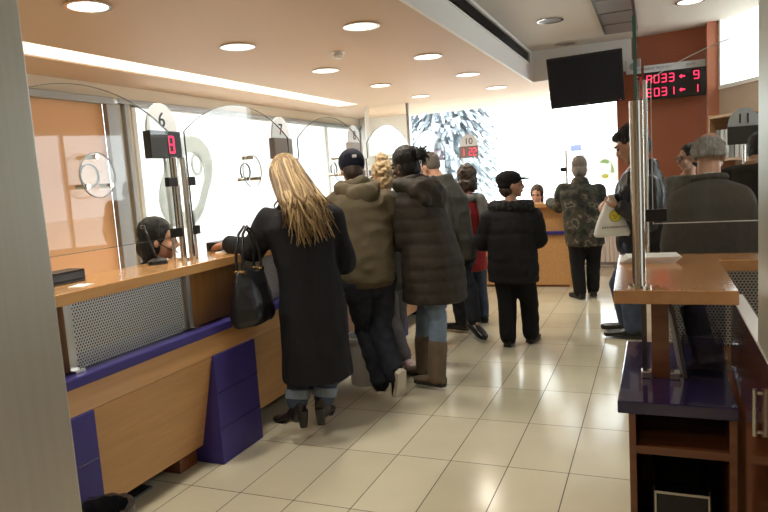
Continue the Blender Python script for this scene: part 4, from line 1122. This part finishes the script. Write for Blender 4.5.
# ---- 2 man in navy cap and olive jacket
def build_cap():
    root = (-1.70, 4.05); fc = math.radians(42)
    J = dict(pelvis=P(369, 277, 4.10), neck=P(357, 186, 4.16), head=P(352, 170, 4.24),
             anL=P(381, 381, 4.12), anR=P(394, 373, 4.03), toeL=P(381, 381, 4.12)+V((-.3, .9, 0)), toeR=P(394, 373, 4.03)+V((-.2, .3, -.9)),
             knL=P(366, 330, 4.18), knR=P(381, 328, 4.16),
             shL=P(334, 198, 4.12), shR=P(383, 197, 4.26), elL=P(329, 240, 4.12), wrL=P(318, 257, 4.36), elR=P(394, 238, 4.32), wrR=P(372, 255, 4.52))
    f = Fig('person', 'person in navy cap and olive hooded jacket with crossed legs at the counter', root, fc, J, 1.72)
    f.headframe(math.radians(-12), .42, .0); f.body(hnorm={'L': (0, 0, -1), 'R': (0, 0, -1)}, curl=(.5, .5))
    f.garment('jacket', M['olive'], [(-.03, .185, .145), (.02, .195, .155), (.25, .195, .155), (.5, .195, .155), (.75, .215, .155), (.9, .19, .12), (.98, .12, .10)], (.086, .076, .058), disp=folds(.013, 12, 8, 4), collar=(.075, .028, .03, .0))
    f.garment('jacket_hem', M['olive_dark'], [(-.065, .176, .138), (-.04, .182, .143), (0, .185, .146), (.03, .184, .145)], None, disp=lambda Q, n: 0*Q[:, 0])
    def hood(mb, s): 
        for a in range(-4, 5):
            q = a/4*1.9; c = s.J['neck'] + s.rv*math.sin(q)*.115*s.k - s.fw*math.cos(q)*.085*s.k + s.ax*(-.015-.03*math.cos(q))
            mb.sph(c, .052*s.k)
        mb.sph(s.J['neck']-s.fw*.105-s.ax*.075, (.12, .055, .075))
    mb = MB(); hood(mb, f); me = vox(mb, 'hood', .010, 4, folds(.006, 14, 12, 6)); me.materials.append(M['olive']); link('hood', me, f.t)
    f.trousers(M['denim_dark'], (.108, .078, .070), .165, name='jeans', cut=1.0, disp=folds(.008, 12, 9, 5))
    f.shoe('L', M['black_trousers'], M['sole_white'], .27, .046, 'sneaker', sole=.026)
    f.shoe('R', M['black_trousers'], M['sole_white'], .265, .046, 'sneaker', sole=.03, axes=((-.22, .30, -.9), (-.85, .45, .35)))
    # cap
    mb = MB(); R = f.hR; S = lambda c, r: mb.sph(f.hp(c), tuple(x*f.hs for x in r), R)
    S((0, -.028, .046), (.096, .118, .096)); me = vox(mb, 'cap', .008, 2); me.materials.append(M['navy']); c = link('cap', me, f.t)
    mb = MB(); mb.loft([(f.hp((0, .06, .05)), f.hR @ X_*.08, f.hR @ Z_*.008), (f.hp((0, .12, .045)), f.hR @ X_*.075, f.hR @ Z_*.007), (f.hp((0, .175, .028)), f.hR @ X_*.04, f.hR @ Z_*.005)], 14); mb.build('brim', M['navy'], c, smooth=True)
    MB().box(f.hp((.012, -.146, .035)), (.030, .006, .022), f.hR).build('patch', M['sign_grey'], c)
    f.hair_cap(M['hair_brown'], 'hair', .004, low=-.035)
    return f
build_cap()

# ---- 3 person with fair topknot between
def build_fair():
    root = (-1.80, 4.78); fc = math.radians(60)
    J = dict(pelvis=P(394, 276, 4.85), neck=P(387, 196, 4.86), head=P(381, 177, 4.92), anL=P(405, 358, 4.74), anR=P(398, 350, 4.95), toeL=P(416, 363, 4.66)-V((.0, 0, 0)), toeR=P(386, 356, 5.0),
             elL=P(392, 240, 4.78), wrL=P(372, 252, 4.95))
    f = Fig('person', 'person with fair topknot hidden between the navy cap and the dark puffer coat', root, fc, J, 1.62)
    f.headframe(math.radians(5), .1); f.body(hnorm={'L': (0, 0, -1), 'R': (0, 0, -1)})
    f.garment('coat', M['grey_cloth'], [(-.1, .18, .14), (.1, .18, .14), (.5, .17, .13), (.8, .18, .12), (.95, .13, .09)], (.066, .056, .046), disp=folds(.005, 8, 8, 7), collar=(.066, .022, .03, 0))
    f.trousers(M['denim_grey'], (.095, .07, .062), name='jeans', cut=.95)
    f.shoe('L', M['sneaker_pink'], M['sole_white'], .25, .044, 'sneaker', sole=.022); f.shoe('R', M['sneaker_pink'], M['sole_white'], .25, .044, 'sneaker', sole=.022)
    def ex(mb, s, S):
        S((0, -.05, -.07), (.075, .06, .07)); S((.0, -.04, .145), (.062, .06, .055))
    f.hair_cap(M['hair_fair'], 'hair', .018, extra=ex, low=-.04, disp=lambda Q, n: .012*vnoise(Q, 45., 3)+.006*vnoise(Q, 90., 5))
    return f
build_fair()

# ---- 4 person in long dark puffer coat with brown boots
def build_puffer():
    root = (-1.50, 4.33); fc = math.radians(62)
    J = dict(pelvis=P(433, 262, 4.36), neck=P(412, 184, 4.40), head=P(404, 166, 4.44),
             anL=P(437, 374, 4.21), anR=P(424, 365, 4.46), toeL=P(414, 384, 4.27), toeR=P(398, 372, 4.54), knL=P(438, 318, 4.27), knR=P(424, 316, 4.46),
             shL=P(404, 200, 4.28), shR=P(426, 200, 4.56), elL=P(402, 240, 4.26), wrL=P(384, 246, 4.42), elR=P(440, 235, 4.62), wrR=P(405, 240, 4.7))
    f = Fig('person', 'person with black bun and long dark brown puffer coat wearing tall brown boots', root, fc, J, 1.68, 'skin_dark')
    f.headframe(math.radians(12), .22, 0); f.body(hnorm={'L': (0, 0, -1), 'R': (0, 0, -1)})
    f.garment('coat', M['puffer_brown'], [(-.27, .235, .235, -.0), (-.1, .235, .23, -.0), (.05, .225, .22), (.25, .20, .20), (.5, .19, .18), (.75, .20, .165), (.9, .18, .135), (.98, .12, .11)],
              (.082, .072, .056), disp=quilt(.008, .085, 3), collar=(.078, .03, .03, 0))
    mb = MB()
    for a in range(-5, 6):
        q = a/5*1.7; mb.sph(f.J['neck'] + f.rv*math.sin(q)*.11 - f.fw*math.cos(q)*.10 + f.ax*(-.0-.03*math.cos(q)), .05)
    mb.sph(f.J['neck']-f.fw*.125-f.ax*.09, (.15, .075, .085), Matrix.Rotation(.4, 3, 'X')); mb.sph(f.J['neck']-f.fw*.15-f.ax*.15+f.rv*.03, (.10, .06, .10), Matrix.Rotation(.2, 3, 'X'))
    for sd in (-1, 1): mb.cap(f.J['neck']-f.fw*.08-f.ax*.02+f.rv*sd*.10, f.J['neck']-f.fw*.16-f.ax*.15+f.rv*sd*.07, .05, .05)
    me = vox(mb, 'hood', .010, 5, folds(.014, 12, 12, 6)); me.materials.append(M['puffer_brown']); link('hood', me, f.t)
    f.trousers(M['denim_light'], (.10, .066, .060), name='jeans', cut=.55)
    for n in 'LR': f.shoe(n, M['boot_brown'], M['shoe_black'], .265, .046, 'tall_boot', shaft=.20, shaft_r=.070, sole=.02)
    def ex(mb, s, S):
        S((0, -.03, .05), (.088, .108, .098)); S((0, -.05, -.02), (.078, .07, .075))
    f.hair_cap(M['hair_black'], 'hair', .016, extra=ex, low=-.03)
    mb = MB(); c = f.hp((0, -.175, .035)); mb.sph(c, .042); rnd = random.Random(5)
    for i in range(38):
        d = nrm((rnd.uniform(-1, 1), rnd.uniform(-1, .5), rnd.uniform(-1, 1))); e = c + (f.hR @ d)*(.05+.035*rnd.random())
        mb.tube([c, c.lerp(e, .6)+V((0, 0, .01)), e+V((rnd.uniform(-.01, .01), 0, -.008))], [.007, .006, .003], 5)
    me = mb.mesh('hair_bun'); me.shade_smooth(); me.materials.append(M['hair_black']); link('hair_bun', me, f.t)
    MB().sph(f.hp((-.078, .0, -.045)), .006).build('earring', M['chrome'], f.t, smooth=True)
    mb = MB()
    for a in range(-6, 7):
        q = a/6*2.3; mb.sph(f.J['neck'] + f.rv*math.sin(q)*.075 - f.fw*math.cos(q)*.065+f.ax*.03, .026)
    me = vox(mb, 'scarf', .008, 3); me.materials.append(M['denim']); link('scarf', me, f.t)
    return f
build_puffer()

# ---- 5 man in grey-green jacket leaning over the counter
def build_greyjacket():
    root = (-1.50, 5.62); fc = math.radians(55)
    J = dict(pelvis=P(458, 252, 5.62), neck=P(443, 180, 5.62), head=P(430, 168, 5.72), anL=P(474, 320, 5.60), anR=P(462, 321, 5.85), toeL=P(484, 326, 5.5), toeR=P(450, 327, 5.9),
             knL=P(470, 288, 5.6), knR=P(456, 290, 5.72), shL=P(440, 192, 5.48), shR=P(448, 190, 5.80), elL=P(447, 232, 5.42), wrL=P(430, 240, 5.6))
    f = Fig('person', 'person in grey-green jacket leaning behind the dark puffer coat, dark hair', root, fc, J, 1.72)
    f.headframe(math.radians(10), .55); f.body(hnorm={'L': (0, 0, -1), 'R': (0, 0, -1)})
    f.garment('jacket', M['grey_cloth'], [(-.06, .18, .145), (.1, .185, .15), (.4, .18, .15), (.7, .195, .15), (.9, .17, .115), (.98, .10, .085)], (.082, .07, .052), disp=folds(.010, 8, 8, 9), collar=(.07, .024, .025, 0))
    f.trousers(M['denim_dark'], (.105, .072, .06), name='jeans', cut=.97)
    for n in 'LR': f.shoe(n, M['shoe_black'], M['shoe_black'], .27, .046, 'shoe', tip=.35 if n == 'L' else None)
    f.hair_cap(M['hair_stubble'], 'hair', .006, low=.01)
build_greyjacket()

# ---- 6 person with wavy brown hair, red jacket and grey scarf
def build_red():
    root = (-1.60, 6.22); fc = math.radians(35)
    J = dict(pelvis=P(470, 258, 6.22), neck=P(467, 196, 6.22), head=P(466, 179, 6.26), anL=P(474, 316, 6.18), anR=P(484, 316, 6.3), elL=P(455, 228, 6.15), wrL=P(452, 246, 6.35), elR=P(477, 228, 6.3))
    f = Fig('person', 'person with wavy brown hair in a red jacket and grey scarf', root, fc, J, 1.56)
    f.headframe(math.radians(0), .2); f.body(hnorm={'L': (0, 0, -1), 'R': (0, 0, -1)})
    f.garment('jacket', M['red_cloth'], [(-.12, .185, .145), (.1, .18, .14), (.4, .17, .135), (.7, .18, .13), (.9, .165, .11), (.98, .10, .085)], (.072, .062, .05), disp=folds(.008, 8, 8, 11), collar=(.07, .022, .02, 0))
    f.trousers(M['denim'], (.10, .07, .06), name='jeans', cut=.97)
    for n in 'LR': f.shoe(n, M['shoe_black'], M['shoe_black'], .25, .044, 'shoe')
    def ex(mb, s, S):
        S((0, -.05, -.05), (.105, .08, .09)); S((-.05, -.03, -.09), (.055, .06, .07)); S((.05, -.03, -.09), (.055, .06, .07)); S((0, -.03, .05), (.095, .11, .10))
    f.hair_cap(M['hair_brown'], 'hair', .03, extra=ex, low=-.05, disp=lambda Q, n: .014*vnoise(Q, 35., 3)+.006*vnoise(Q, 80., 5))
    mb = MB()
    for a in range(-6, 7):
        q = a/6*2.6; mb.sph(f.J['neck'] + f.rv*math.sin(q)*.10 - f.fw*math.cos(q)*.08-f.ax*.02, .042)
    mb.chain([f.J['neck']+f.rv*.10-f.fw*.10-f.ax*.03, f.J['neck']+f.rv*.12-f.fw*.13-f.ax*.2, f.J['neck']+f.rv*.13-f.fw*.13-f.ax*.36], [.045, .05, .045])
    me = vox(mb, 'scarf', .010, 3, folds(.006, 12, 14, 12)); me.materials.append(M['scarf_grey']); link('scarf', me, f.t)
build_red()

# ---- 7 woman in black cap and black padded coat
def build_blackcap():
    root = (-1.11, 5.55); fc = math.radians(-14)
    J = dict(pelvis=P(513, 268, 5.53), neck=P(511, 202, 5.52), head=P(512, 185, 5.54), anL=P(508, 337, 5.42), anR=P(531, 333, 5.56), toeL=V((-1.19, 5.7, .1)), toeR=V((-.96, 5.85, .1)),
             shL=P(490, 214, 5.52), shR=P(533, 213, 5.52), elL=P(482, 243, 5.55), wrL=P(497, 245, 5.78), elR=P(539, 240, 5.58), wrR=P(522, 240, 5.80))
    f = Fig('person', 'person in black peaked cap and black padded coat with face turned aside', root, fc, J, 1.52)
    f.headframe(math.radians(-58), .0); f.hs *= 1.05; f.body(hnorm={'L': (0, 0, -1), 'R': (0, 0, -1)}, hdir={'L': (.5, .8, .1), 'R': (-.5, .8, .1)})
    f.garment('coat', M['puffer_black'], [(-.11, .255, .19), (0, .255, .19), (.2, .245, .185), (.5, .235, .175), (.75, .24, .165), (.9, .23, .14), (.97, .17, .115)], (.095, .085, .062), disp=quilt(.006, .12, 5))
    mb = MB()
    for a in range(20):
        q = a/20*2*PI; mb.sph(f.J['neck'] + f.rv*math.sin(q)*.155 - f.fw*math.cos(q)*.10 - f.ax*.035, .05)
    me = vox(mb, 'fur_collar', .009, 2, lambda Q, n: .010*vnoise(Q, 70., 3)); me.materials.append(M['fur_black']); link('fur_collar', me, f.t)
    f.trousers(M['black_trousers'], (.125, .092, .078), .18, cut=1.0)
    for n in 'LR': f.shoe(n, M['shoe_black'], M['shoe_black'], .25, .046, 'shoe')
    mb = MB(); S = lambda c, r: mb.sph(f.hp(c), tuple(x*f.hs for x in r), f.hR)
    S((0, -.03, .058), (.097, .120, .078)); S((0, -.045, .01), (.088, .09, .06)); me = vox(mb, 'cap', .008, 2); me.materials.append(M['black_wool']); c = link('cap', me, f.t)
    mb = MB(); mb.loft([(f.hp((0, .06, .052)), f.hR @ X_*.078, f.hR @ Z_*.014), (f.hp((0, .115, .055)), f.hR @ X_*.07, f.hR @ Z_*.010), (f.hp((0, .155, .05)), f.hR @ X_*.045, f.hR @ Z_*.006)], 14); mb.build('peak', M['black_wool'], c, smooth=True)
    f.hair_cap(M['hair_brown'], 'hair', .004, low=-.04)
build_blackcap()

# ---- 8 man in camouflage jacket at the far counter
def build_camo():
    root = (-.76, 7.60); fc = math.radians(12)
    J = dict(pelvis=P(585, 236, 7.60), neck=P(580, 183, 7.68), head=P(579, 169, 7.76), anL=P(580, 291, 7.52), anR=P(593, 288, 7.66), toeL=V((-.95, 7.72, .1)), toeR=V((-.72, 7.9, .1)),
             shL=P(563, 188, 7.68), shR=P(597, 188, 7.68), elL=P(559, 206, 7.85), wrL=P(550, 202, 8.26), elR=P(603, 213, 7.72), wrR=P(592, 203, 8.2))
    f = Fig('person', 'person in camouflage jacket and black trousers bent over the far counter', root, fc, J, 1.66)
    f.headframe(math.radians(0), .35); f.hs *= 1.12; f.body(hnorm={'L': (0, 0, -1), 'R': (0, 0, -1)}, hdir={'L': (-.1, 1, 0), 'R': (-.3, 1, 0)})
    f.garment('jacket', M['camo'], [(-.10, .215, .16), (.05, .22, .165), (.3, .225, .165), (.6, .23, .16), (.8, .24, .155), (.92, .20, .125), (.99, .12, .095)], (.096, .084, .062), disp=folds(.010, 8, 8, 13), collar=(.072, .026, .045, 0))
    f.trousers(M['black_trousers'], (.115, .082, .072), .17)
    for n in 'LR': f.shoe(n, M['shoe_black'], M['shoe_black'], .28, .05, 'shoe')
    f.hair_cap(M['hair_stubble'], 'hair', .005, low=-.045)
build_camo()

# ---- 9 man holding the white carrier bag
def build_bagman():
    root = (-.13, 5.86); fc = math.radians(68)
    J = dict(pelvis=P(640, 240, 5.86), neck=P(642, 166, 5.86), head=P(631, 145, 5.82), anL=P(633, 327, 5.80), anR=P(627, 321, 6.08), toeL=P(610, 337, 5.84), toeR=P(609, 326, 6.14),
             knL=P(630, 285, 5.80), knR=P(619, 283, 6.0), shL=P(648, 182, 5.66), shR=P(628, 182, 6.04), elL=P(651, 222, 5.60), wrL=P(622, 207, 5.53), elR=P(622, 214, 6.05), wrR=P(615, 201, 5.75))
    f = Fig('person', 'person in black leather jacket looking down and holding a white carrier bag', root, fc, J, 1.80)
    f.hs = 1; f.headframe(math.radians(12), .42); f.hs = 1.22
    f.body(hnorm={'L': (.5, -.1, .6), 'R': (-.2, 0, -1)}, curl=(1.0, 1.0), hdir={'L': (-.15, 1, .1), 'R': (-.5, .5, -.1)}, hand_k=1.12)
    f.garment('jacket', M['dark_leather'], [(-.09, .19, .165), (.0, .20, .175), (.25, .205, .18), (.5, .21, .18), (.75, .22, .17), (.9, .20, .135), (.98, .12, .10)], (.096, .084, .058), disp=folds(.011, 8, 8, 15), collar=(.085, .022, .03, .01))
    f.garment('shirt', M['shirt_dark'], [(.5, .11, .10, .075), (.8, .12, .09, .07), (.98, .075, .07, .02), (1.03, .06, .06, .015)], None, disp=lambda Q, n: 0*Q[:, 0])
    f.trousers(M['denim'], (.11, .08, .070), .165, name='jeans', cut=.98)
    for n in 'LR': f.shoe(n, M['shoe_black'], M['shoe_black'], .30, .05, 'shoe')
    def ex(mb, s, S): S((0, .03, .085), (.075, .062, .04)); S((.0, -.04, .06), (.09, .10, .085))
    f.hair_cap(M['hair_black'], 'hair', .012, extra=ex, low=-.03)
    return f
fm = build_bagman()
bg_ = P(612, 236, 5.56)
t = thing('carrier_bag', 'white plastic carrier bag with round yellow logo held by the person in leather jacket', 'bag', bg_, math.radians(20))
mb = MB(); mb.loft([(V((0, 0, 0)), X_*.135, Y_*.030), (V((0, 0, .02)), X_*.145, Y_*.042), (V((0, 0, .10)), X_*.12, Y_*.045), (V((0, 0, .19)), X_*.085, Y_*.035), (V((0, 0, .26)), X_*.055, Y_*.025), (V((.0, 0, .31)), X_*.022, Y_*.018), (V((.0, 0, .335)), X_*.03, Y_*.02)], 22)
M['plastic_bag'] = mat('white_plastic_film', (.80, .80, .76), .35, var=.03)
me = vox(mb, 'bag_body', .007, 2, folds(.005, 9, 14, 21)); me.materials.append(M['plastic_bag']); link('bag_body', me, t)
M['logo_yellow'] = mat('yellow_print', (.78, .66, .05), .5); M['logo_dark'] = mat('olive_print', (.22, .20, .08), .5)
n = 24
lg = MB().cyl((.015, -.050, .165), (.015, -.046, .165), .048, n=n).build('logo', M['logo_yellow'], t)
mb = MB(); cc = [(math.cos(2*PI*i/n), math.sin(2*PI*i/n)) for i in range(n)]
mb.ringprism([(.015+a*.048, .165+b*.048) for a, b in cc], [(.015+a*.043, .165+b*.043) for a, b in cc], (0, -.0512, 0), X_, Z_, (0, .003, 0))
mb.build('logo_ring', M['logo_dark'], lg)
mb = MB()
for i, (a, b) in enumerate(((.0, .005), (.02, -.006), (.035, .008), (.01, -.018))): mb.box((a, -.0515, .165+b), (.020, .002, .005), Euler((0, .5, 0)))
mb.build('logo_mark', M['logo_dark'], lg)
mb = MB(); rnd = random.Random(2)
for i in range(11): mb.box((-.085+i*.0185, -.048, .075), (.011, .002, .012+.006*rnd.random()))
mb.build('print_line', M['grey_plastic'], t)

# ---- 10 grey suit man beyond the desk
def build_suit():
    root = (.27, 3.42); fc = math.radians(-4)
    J = dict(pelvis=P(713, 282, 3.40), neck=P(709, 178, 3.46), head=P(710, 155, 3.53),
             shL=P(683, 195, 3.46), shR=P(739, 193, 3.46), elL=P(673, 246, 3.40), wrL=P(680, 262, 3.66), elR=P(750, 246, 3.42), wrR=P(742, 262, 3.66), anL=V((.17, 3.40, .085)), anR=V((.38, 3.42, .085)))
    f = Fig('person', 'person with balding grey hair in a dark grey suit jacket seen from behind', root, fc, J, 1.66)
    f.headframe(math.radians(-10), .35); f.hs *= .89; f.body(torso_k=.9, hnorm={'L': (0, 0, -1), 'R': (0, 0, -1)})
    f.garment('suit_jacket', M['suit'], [(-.16, .205, .15), (0, .20, .15), (.25, .185, .142), (.5, .19, .142), (.72, .205, .135), (.88, .195, .11), (.96, .12, .085), (1.0, .075, .07)], (.075, .062, .048), disp=folds(.004, 5, 6, 17))
    mb = MB()
    for a in range(-6, 7):
        q = a/6*2.4; mb.sph(f.J['neck'] + f.rv*math.sin(q)*.066 - f.fw*math.cos(q)*.060+f.ax*.0, .020)
    me = vox(mb, 'collar', .007, 2); me.materials.append(M['suit']); link('collar', me, f.t)
    f.garment('shirt', M['shirt_white'], [(.85, .06, .06), (1.0, .060, .062), (1.05, .056, .058)], None, disp=lambda Q, n: 0*Q[:, 0])
    f.trousers(M['suit'], (.11, .082, .072), .17)
    for n in 'LR': f.shoe(n, M['shoe_black'], M['shoe_black'], .28, .05, 'shoe')
    # fringe of grey hair, bald crown
    mb = MB()
    for a in range(-8, 9):
        q = a/8*1.75; mb.sph(f.hp((math.sin(q)*.070, -.022-math.cos(q)*.084, .008-.010*math.cos(q))), (.013, .014, .040), f.hR)
        mb.sph(f.hp((math.sin(q)*.066, -.022-math.cos(q)*.079, .050)), (.011, .012, .024), f.hR)
    for sd in (-1, 1): mb.sph(f.hp((sd*.077, -.035, .012)), (.012, .03, .035), f.hR)
    me = vox(mb, 'hair', .007, 2, lambda Q, n: .005*vnoise(Q, 60., 3)); me.materials.append(M['hair_grey']); link('hair', me, f.t)
build_suit()

# ---- 11 person in dark coat at counter 11
def build_dark():
    p_ = P(760, 200, 5.75); root = (p_.x, 5.75); fc = math.radians(-20)
    J = dict(pelvis=P(762, 240, 5.75), neck=P(753, 160, 5.78), head=P(760, 151, 5.92), anL=V((root[0]-.09, 5.72, .085)), anR=V((root[0]+.09, 5.76, .085)))
    f = Fig('person', 'person in black coat bent over counter eleven beyond the grey suit', root, fc, J, 1.72)
    f.headframe(0, .6); f.body(hnorm={'L': (0, 0, -1), 'R': (0, 0, -1)})
    f.garment('coat', M['black_wool'], [(-.3, .21, .16), (0, .21, .16), (.3, .21, .16), (.6, .22, .16), (.85, .21, .13), (.95, .15, .10)], (.085, .075, .055), disp=folds(.006, 7, 7, 18))
    f.trousers(M['black_trousers'])
    for n in 'LR': f.shoe(n, M['shoe_black'], M['shoe_black'])
    f.hair_cap(M['hair_black'], 'hair', .012)
build_dark()

# ---- seated tellers on swivel stools
def stool(x, y, label):
    t = thing('swivel_stool', label, 'stool', (x, y, 0), 0, 'teller stools')
    MB().loft([((0, 0, .44), (.20, 0, 0), (0, .20, 0)), ((0, 0, .46), (.22, 0, 0), (0, .22, 0)), ((0, 0, .50), (.21, 0, 0), (0, .21, 0))], 24).build('seat', M['leather'], t)
    MB().cyl((0, 0, .06), (0, 0, .44), .025).build('stem', M['chrome'], t)
    for k in range(5):
        a = k*2*PI/5; MB().cap((0, 0, .06), (.24*math.cos(a), .24*math.sin(a), .03), .022, .018).build('leg', M['black_plastic'], t)
def teller(name_label, head, root, fc, top, hair, longhair=True, headset=False, yawh=0., pitch_=.1):
    fx, fy = -math.sin(fc), math.cos(fc); F_ = V((fx, fy, 0)); Rr = V((fy, -fx, 0))
    H = V(head); pel = V((root[0], root[1], .62)); k = 1.62/1.72
    J = dict(pelvis=pel, neck=H-Z_*.115-F_*.035, head=H)
    for sd, n in ((-1, 'L'), (1, 'R')):
        kn = pel + F_*.42 + Rr*sd*.10 - Z_*.04; J['kn'+n] = kn; J['an'+n] = kn + F_*.02 - Z_*(kn.z-.085)
        sh = J['neck']-Z_*.06+Rr*sd*.155; J['el'+n] = sh + F_*.10 + Rr*sd*.06 - Z_*.22; J['wr'+n] = J['el'+n]+F_*.22-Rr*sd*.05-Z_*.02
    f = Fig('person', name_label, root, fc, J, 1.62)
    f.headframe(yawh, pitch_); f.hs *= 1.08; f.body(hnorm={'L': (0, 0, -1), 'R': (0, 0, -1)})
    f.garment('sweater', M[top], [(-.03, .165, .13), (.1, .165, .13), (.4, .15, .115), (.7, .165, .115), (.88, .155, .10), (.95, .10, .08)], (.06, .052, .042), disp=folds(.004, 8, 8, 2))
    f.trousers(M['black_trousers'], (.09, .07, .06))
    for n in 'LR': f.shoe(n, M['shoe_black'], M['shoe_black'], .24, .042)
    def ex(mb, s, S):
        if longhair: S((0, -.05, -.07), (.078, .06, .09)); S((0, -.10, -.05), (.045, .035, .06))
        for sd in (-1, 1): S((sd*.066, -.01, .03), (.022, .045, .05))
    f.hair_cap(M[hair], 'hair', .014, extra=ex, low=-.03)
    if headset:
        mb = MB(); mb.tube([f.hp((.08, 0, -.01)), f.hp((.083, .06, -.04)), f.hp((.05, .115, -.065))], .0035); mb.build('headset_boom', M['black_plastic'], f.t, smooth=True)
        mb = MB(); mb.tube([f.hp((.088*math.sin(a), 0, .03+.095*math.cos(a))) for a in [x*.2-1.6 for x in range(17)]], .004); mb.build('headset_band', M['black_plastic'], f.t, smooth=True)
th_ = at(160, 240, X=-2.80)
teller('person with dark hair and headset seated behind the counter glass', (th_.x, th_.y, th_.z), (th_.x-.16, th_.y-.02, 0), math.radians(-88), 'shirt_dark', 'hair_black', True, True, .55, .15)
stool(th_.x-.16, th_.y-.02, 'black swivel stool under the teller with a headset')
th2 = at(537, 195, Y=9.0)
teller('person with light brown hair seated behind the far counter', (th2.x, th2.y, th2.z), (th2.x, th2.y+.08, 0), math.radians(178), 'black_wool', 'hair_brown', True, False, 0, .15)
stool(th2.x, th2.y+.08, 'black swivel stool behind the far counter')
# ---- small head behind the suit man
def build_back():
    h_ = at(688, 158, Y=6.6); root = (h_.x, h_.y+.05); fc = math.radians(150)
    J = dict(pelvis=V((h_.x, h_.y+.05, .90)), neck=V((h_.x, h_.y+.03, h_.z-.13)), head=h_)
    f = Fig('person', 'person with short dark hair and glasses half hidden behind the grey suit', root, fc, J, 1.64)
    f.headframe(math.radians(-30), .1); f.body(hnorm={'L': (0, 0, -1), 'R': (0, 0, -1)})
    f.garment('jacket', M['grey_cloth'], [(-.15, .18, .14), (.1, .175, .135), (.5, .17, .13), (.8, .18, .12), (.95, .12, .09)], (.07, .06, .05), disp=folds(.005, 8, 8, 19))
    f.trousers(M['black_trousers'])
    for n in 'LR': f.shoe(n, M['shoe_black'], M['shoe_black'])
    f.hair_cap(M['hair_black'], 'hair', .012)
    mb = MB()
    for sd in (-1, 1):
        n = 16; cc = [(math.cos(2*PI*i/n), math.sin(2*PI*i/n)) for i in range(n)]
        mb.ringprism([(sd*.033+a*.026, .006+b*.02) for a, b in cc], [(sd*.033+a*.022, .006+b*.016) for a, b in cc], f.hp((0, .10, 0)), f.hR @ X_, f.hR @ Z_, f.hR @ Y_*.004)
    mb.build('glasses', M['gunmetal'], f.t)
build_back()


# ------------------------------------------------------------------ light
w = bpy.data.worlds.new('overcast_sky'); SC.world = w; w.use_nodes = True
nt = w.node_tree; bg = nt.nodes['Background']
tc = nt.nodes.new('ShaderNodeTexCoord'); sx = nt.nodes.new('ShaderNodeSeparateXYZ'); cr = nt.nodes.new('ShaderNodeValToRGB')
nt.links.new(tc.outputs['Generated'], sx.inputs[0]); nt.links.new(sx.outputs[2], cr.inputs[0]); nt.links.new(cr.outputs[0], bg.inputs[0])
cr.color_ramp.elements[0].position = .0; cr.color_ramp.elements[0].color = (.80, .86, .92, 1)
cr.color_ramp.elements[1].position = .6; cr.color_ramp.elements[1].color = (.95, .98, 1., 1)
bg.inputs[1].default_value = 5.6
def portal(loc, sx_, sy_, normal):
    l = bpy.data.lights.new('window_portal', 'AREA'); l.shape = 'RECTANGLE'; l.size = sx_; l.size_y = sy_; l.cycles.is_portal = True
    o = bpy.data.objects.new('window_portal', l); COL.objects.link(o); o.location = loc
    o.rotation_euler = V(normal).to_track_quat('-Z', 'Y').to_euler()
portal(wpt(LW/2, 1.5, -.15), LW, 2.2, nd)
portal((WX-.2, 8.6, 1.53), 5.5, 1.9, (1, 0, 0))
portal(q_at(.8, 2.62, -.16), 1.6, .8, qn)
portal(q_at(2.72, 1.58, -.16), 1.6, 1.5, qn)
portal((2.46, -.2, 1.2), 2.9, 2.4, (-1, 0, 0))
vs = SC.view_settings; vs.view_transform = 'Standard'; vs.look = 'None'; vs.gamma = 1; vs.use_curve_mapping = False; vs.exposure = 0.3
SC.cycles.use_denoising = True
try: SC.cycles.denoiser = 'OPENIMAGEDENOISE'
except Exception: pass
SC.cycles.max_bounces = 10; SC.cycles.transparent_max_bounces = 24; SC.cycles.diffuse_bounces = 5; SC.cycles.glossy_bounces = 5
SC.cycles.caustics_reflective = False; SC.cycles.caustics_refractive = False; SC.cycles.sample_clamp_indirect = 6
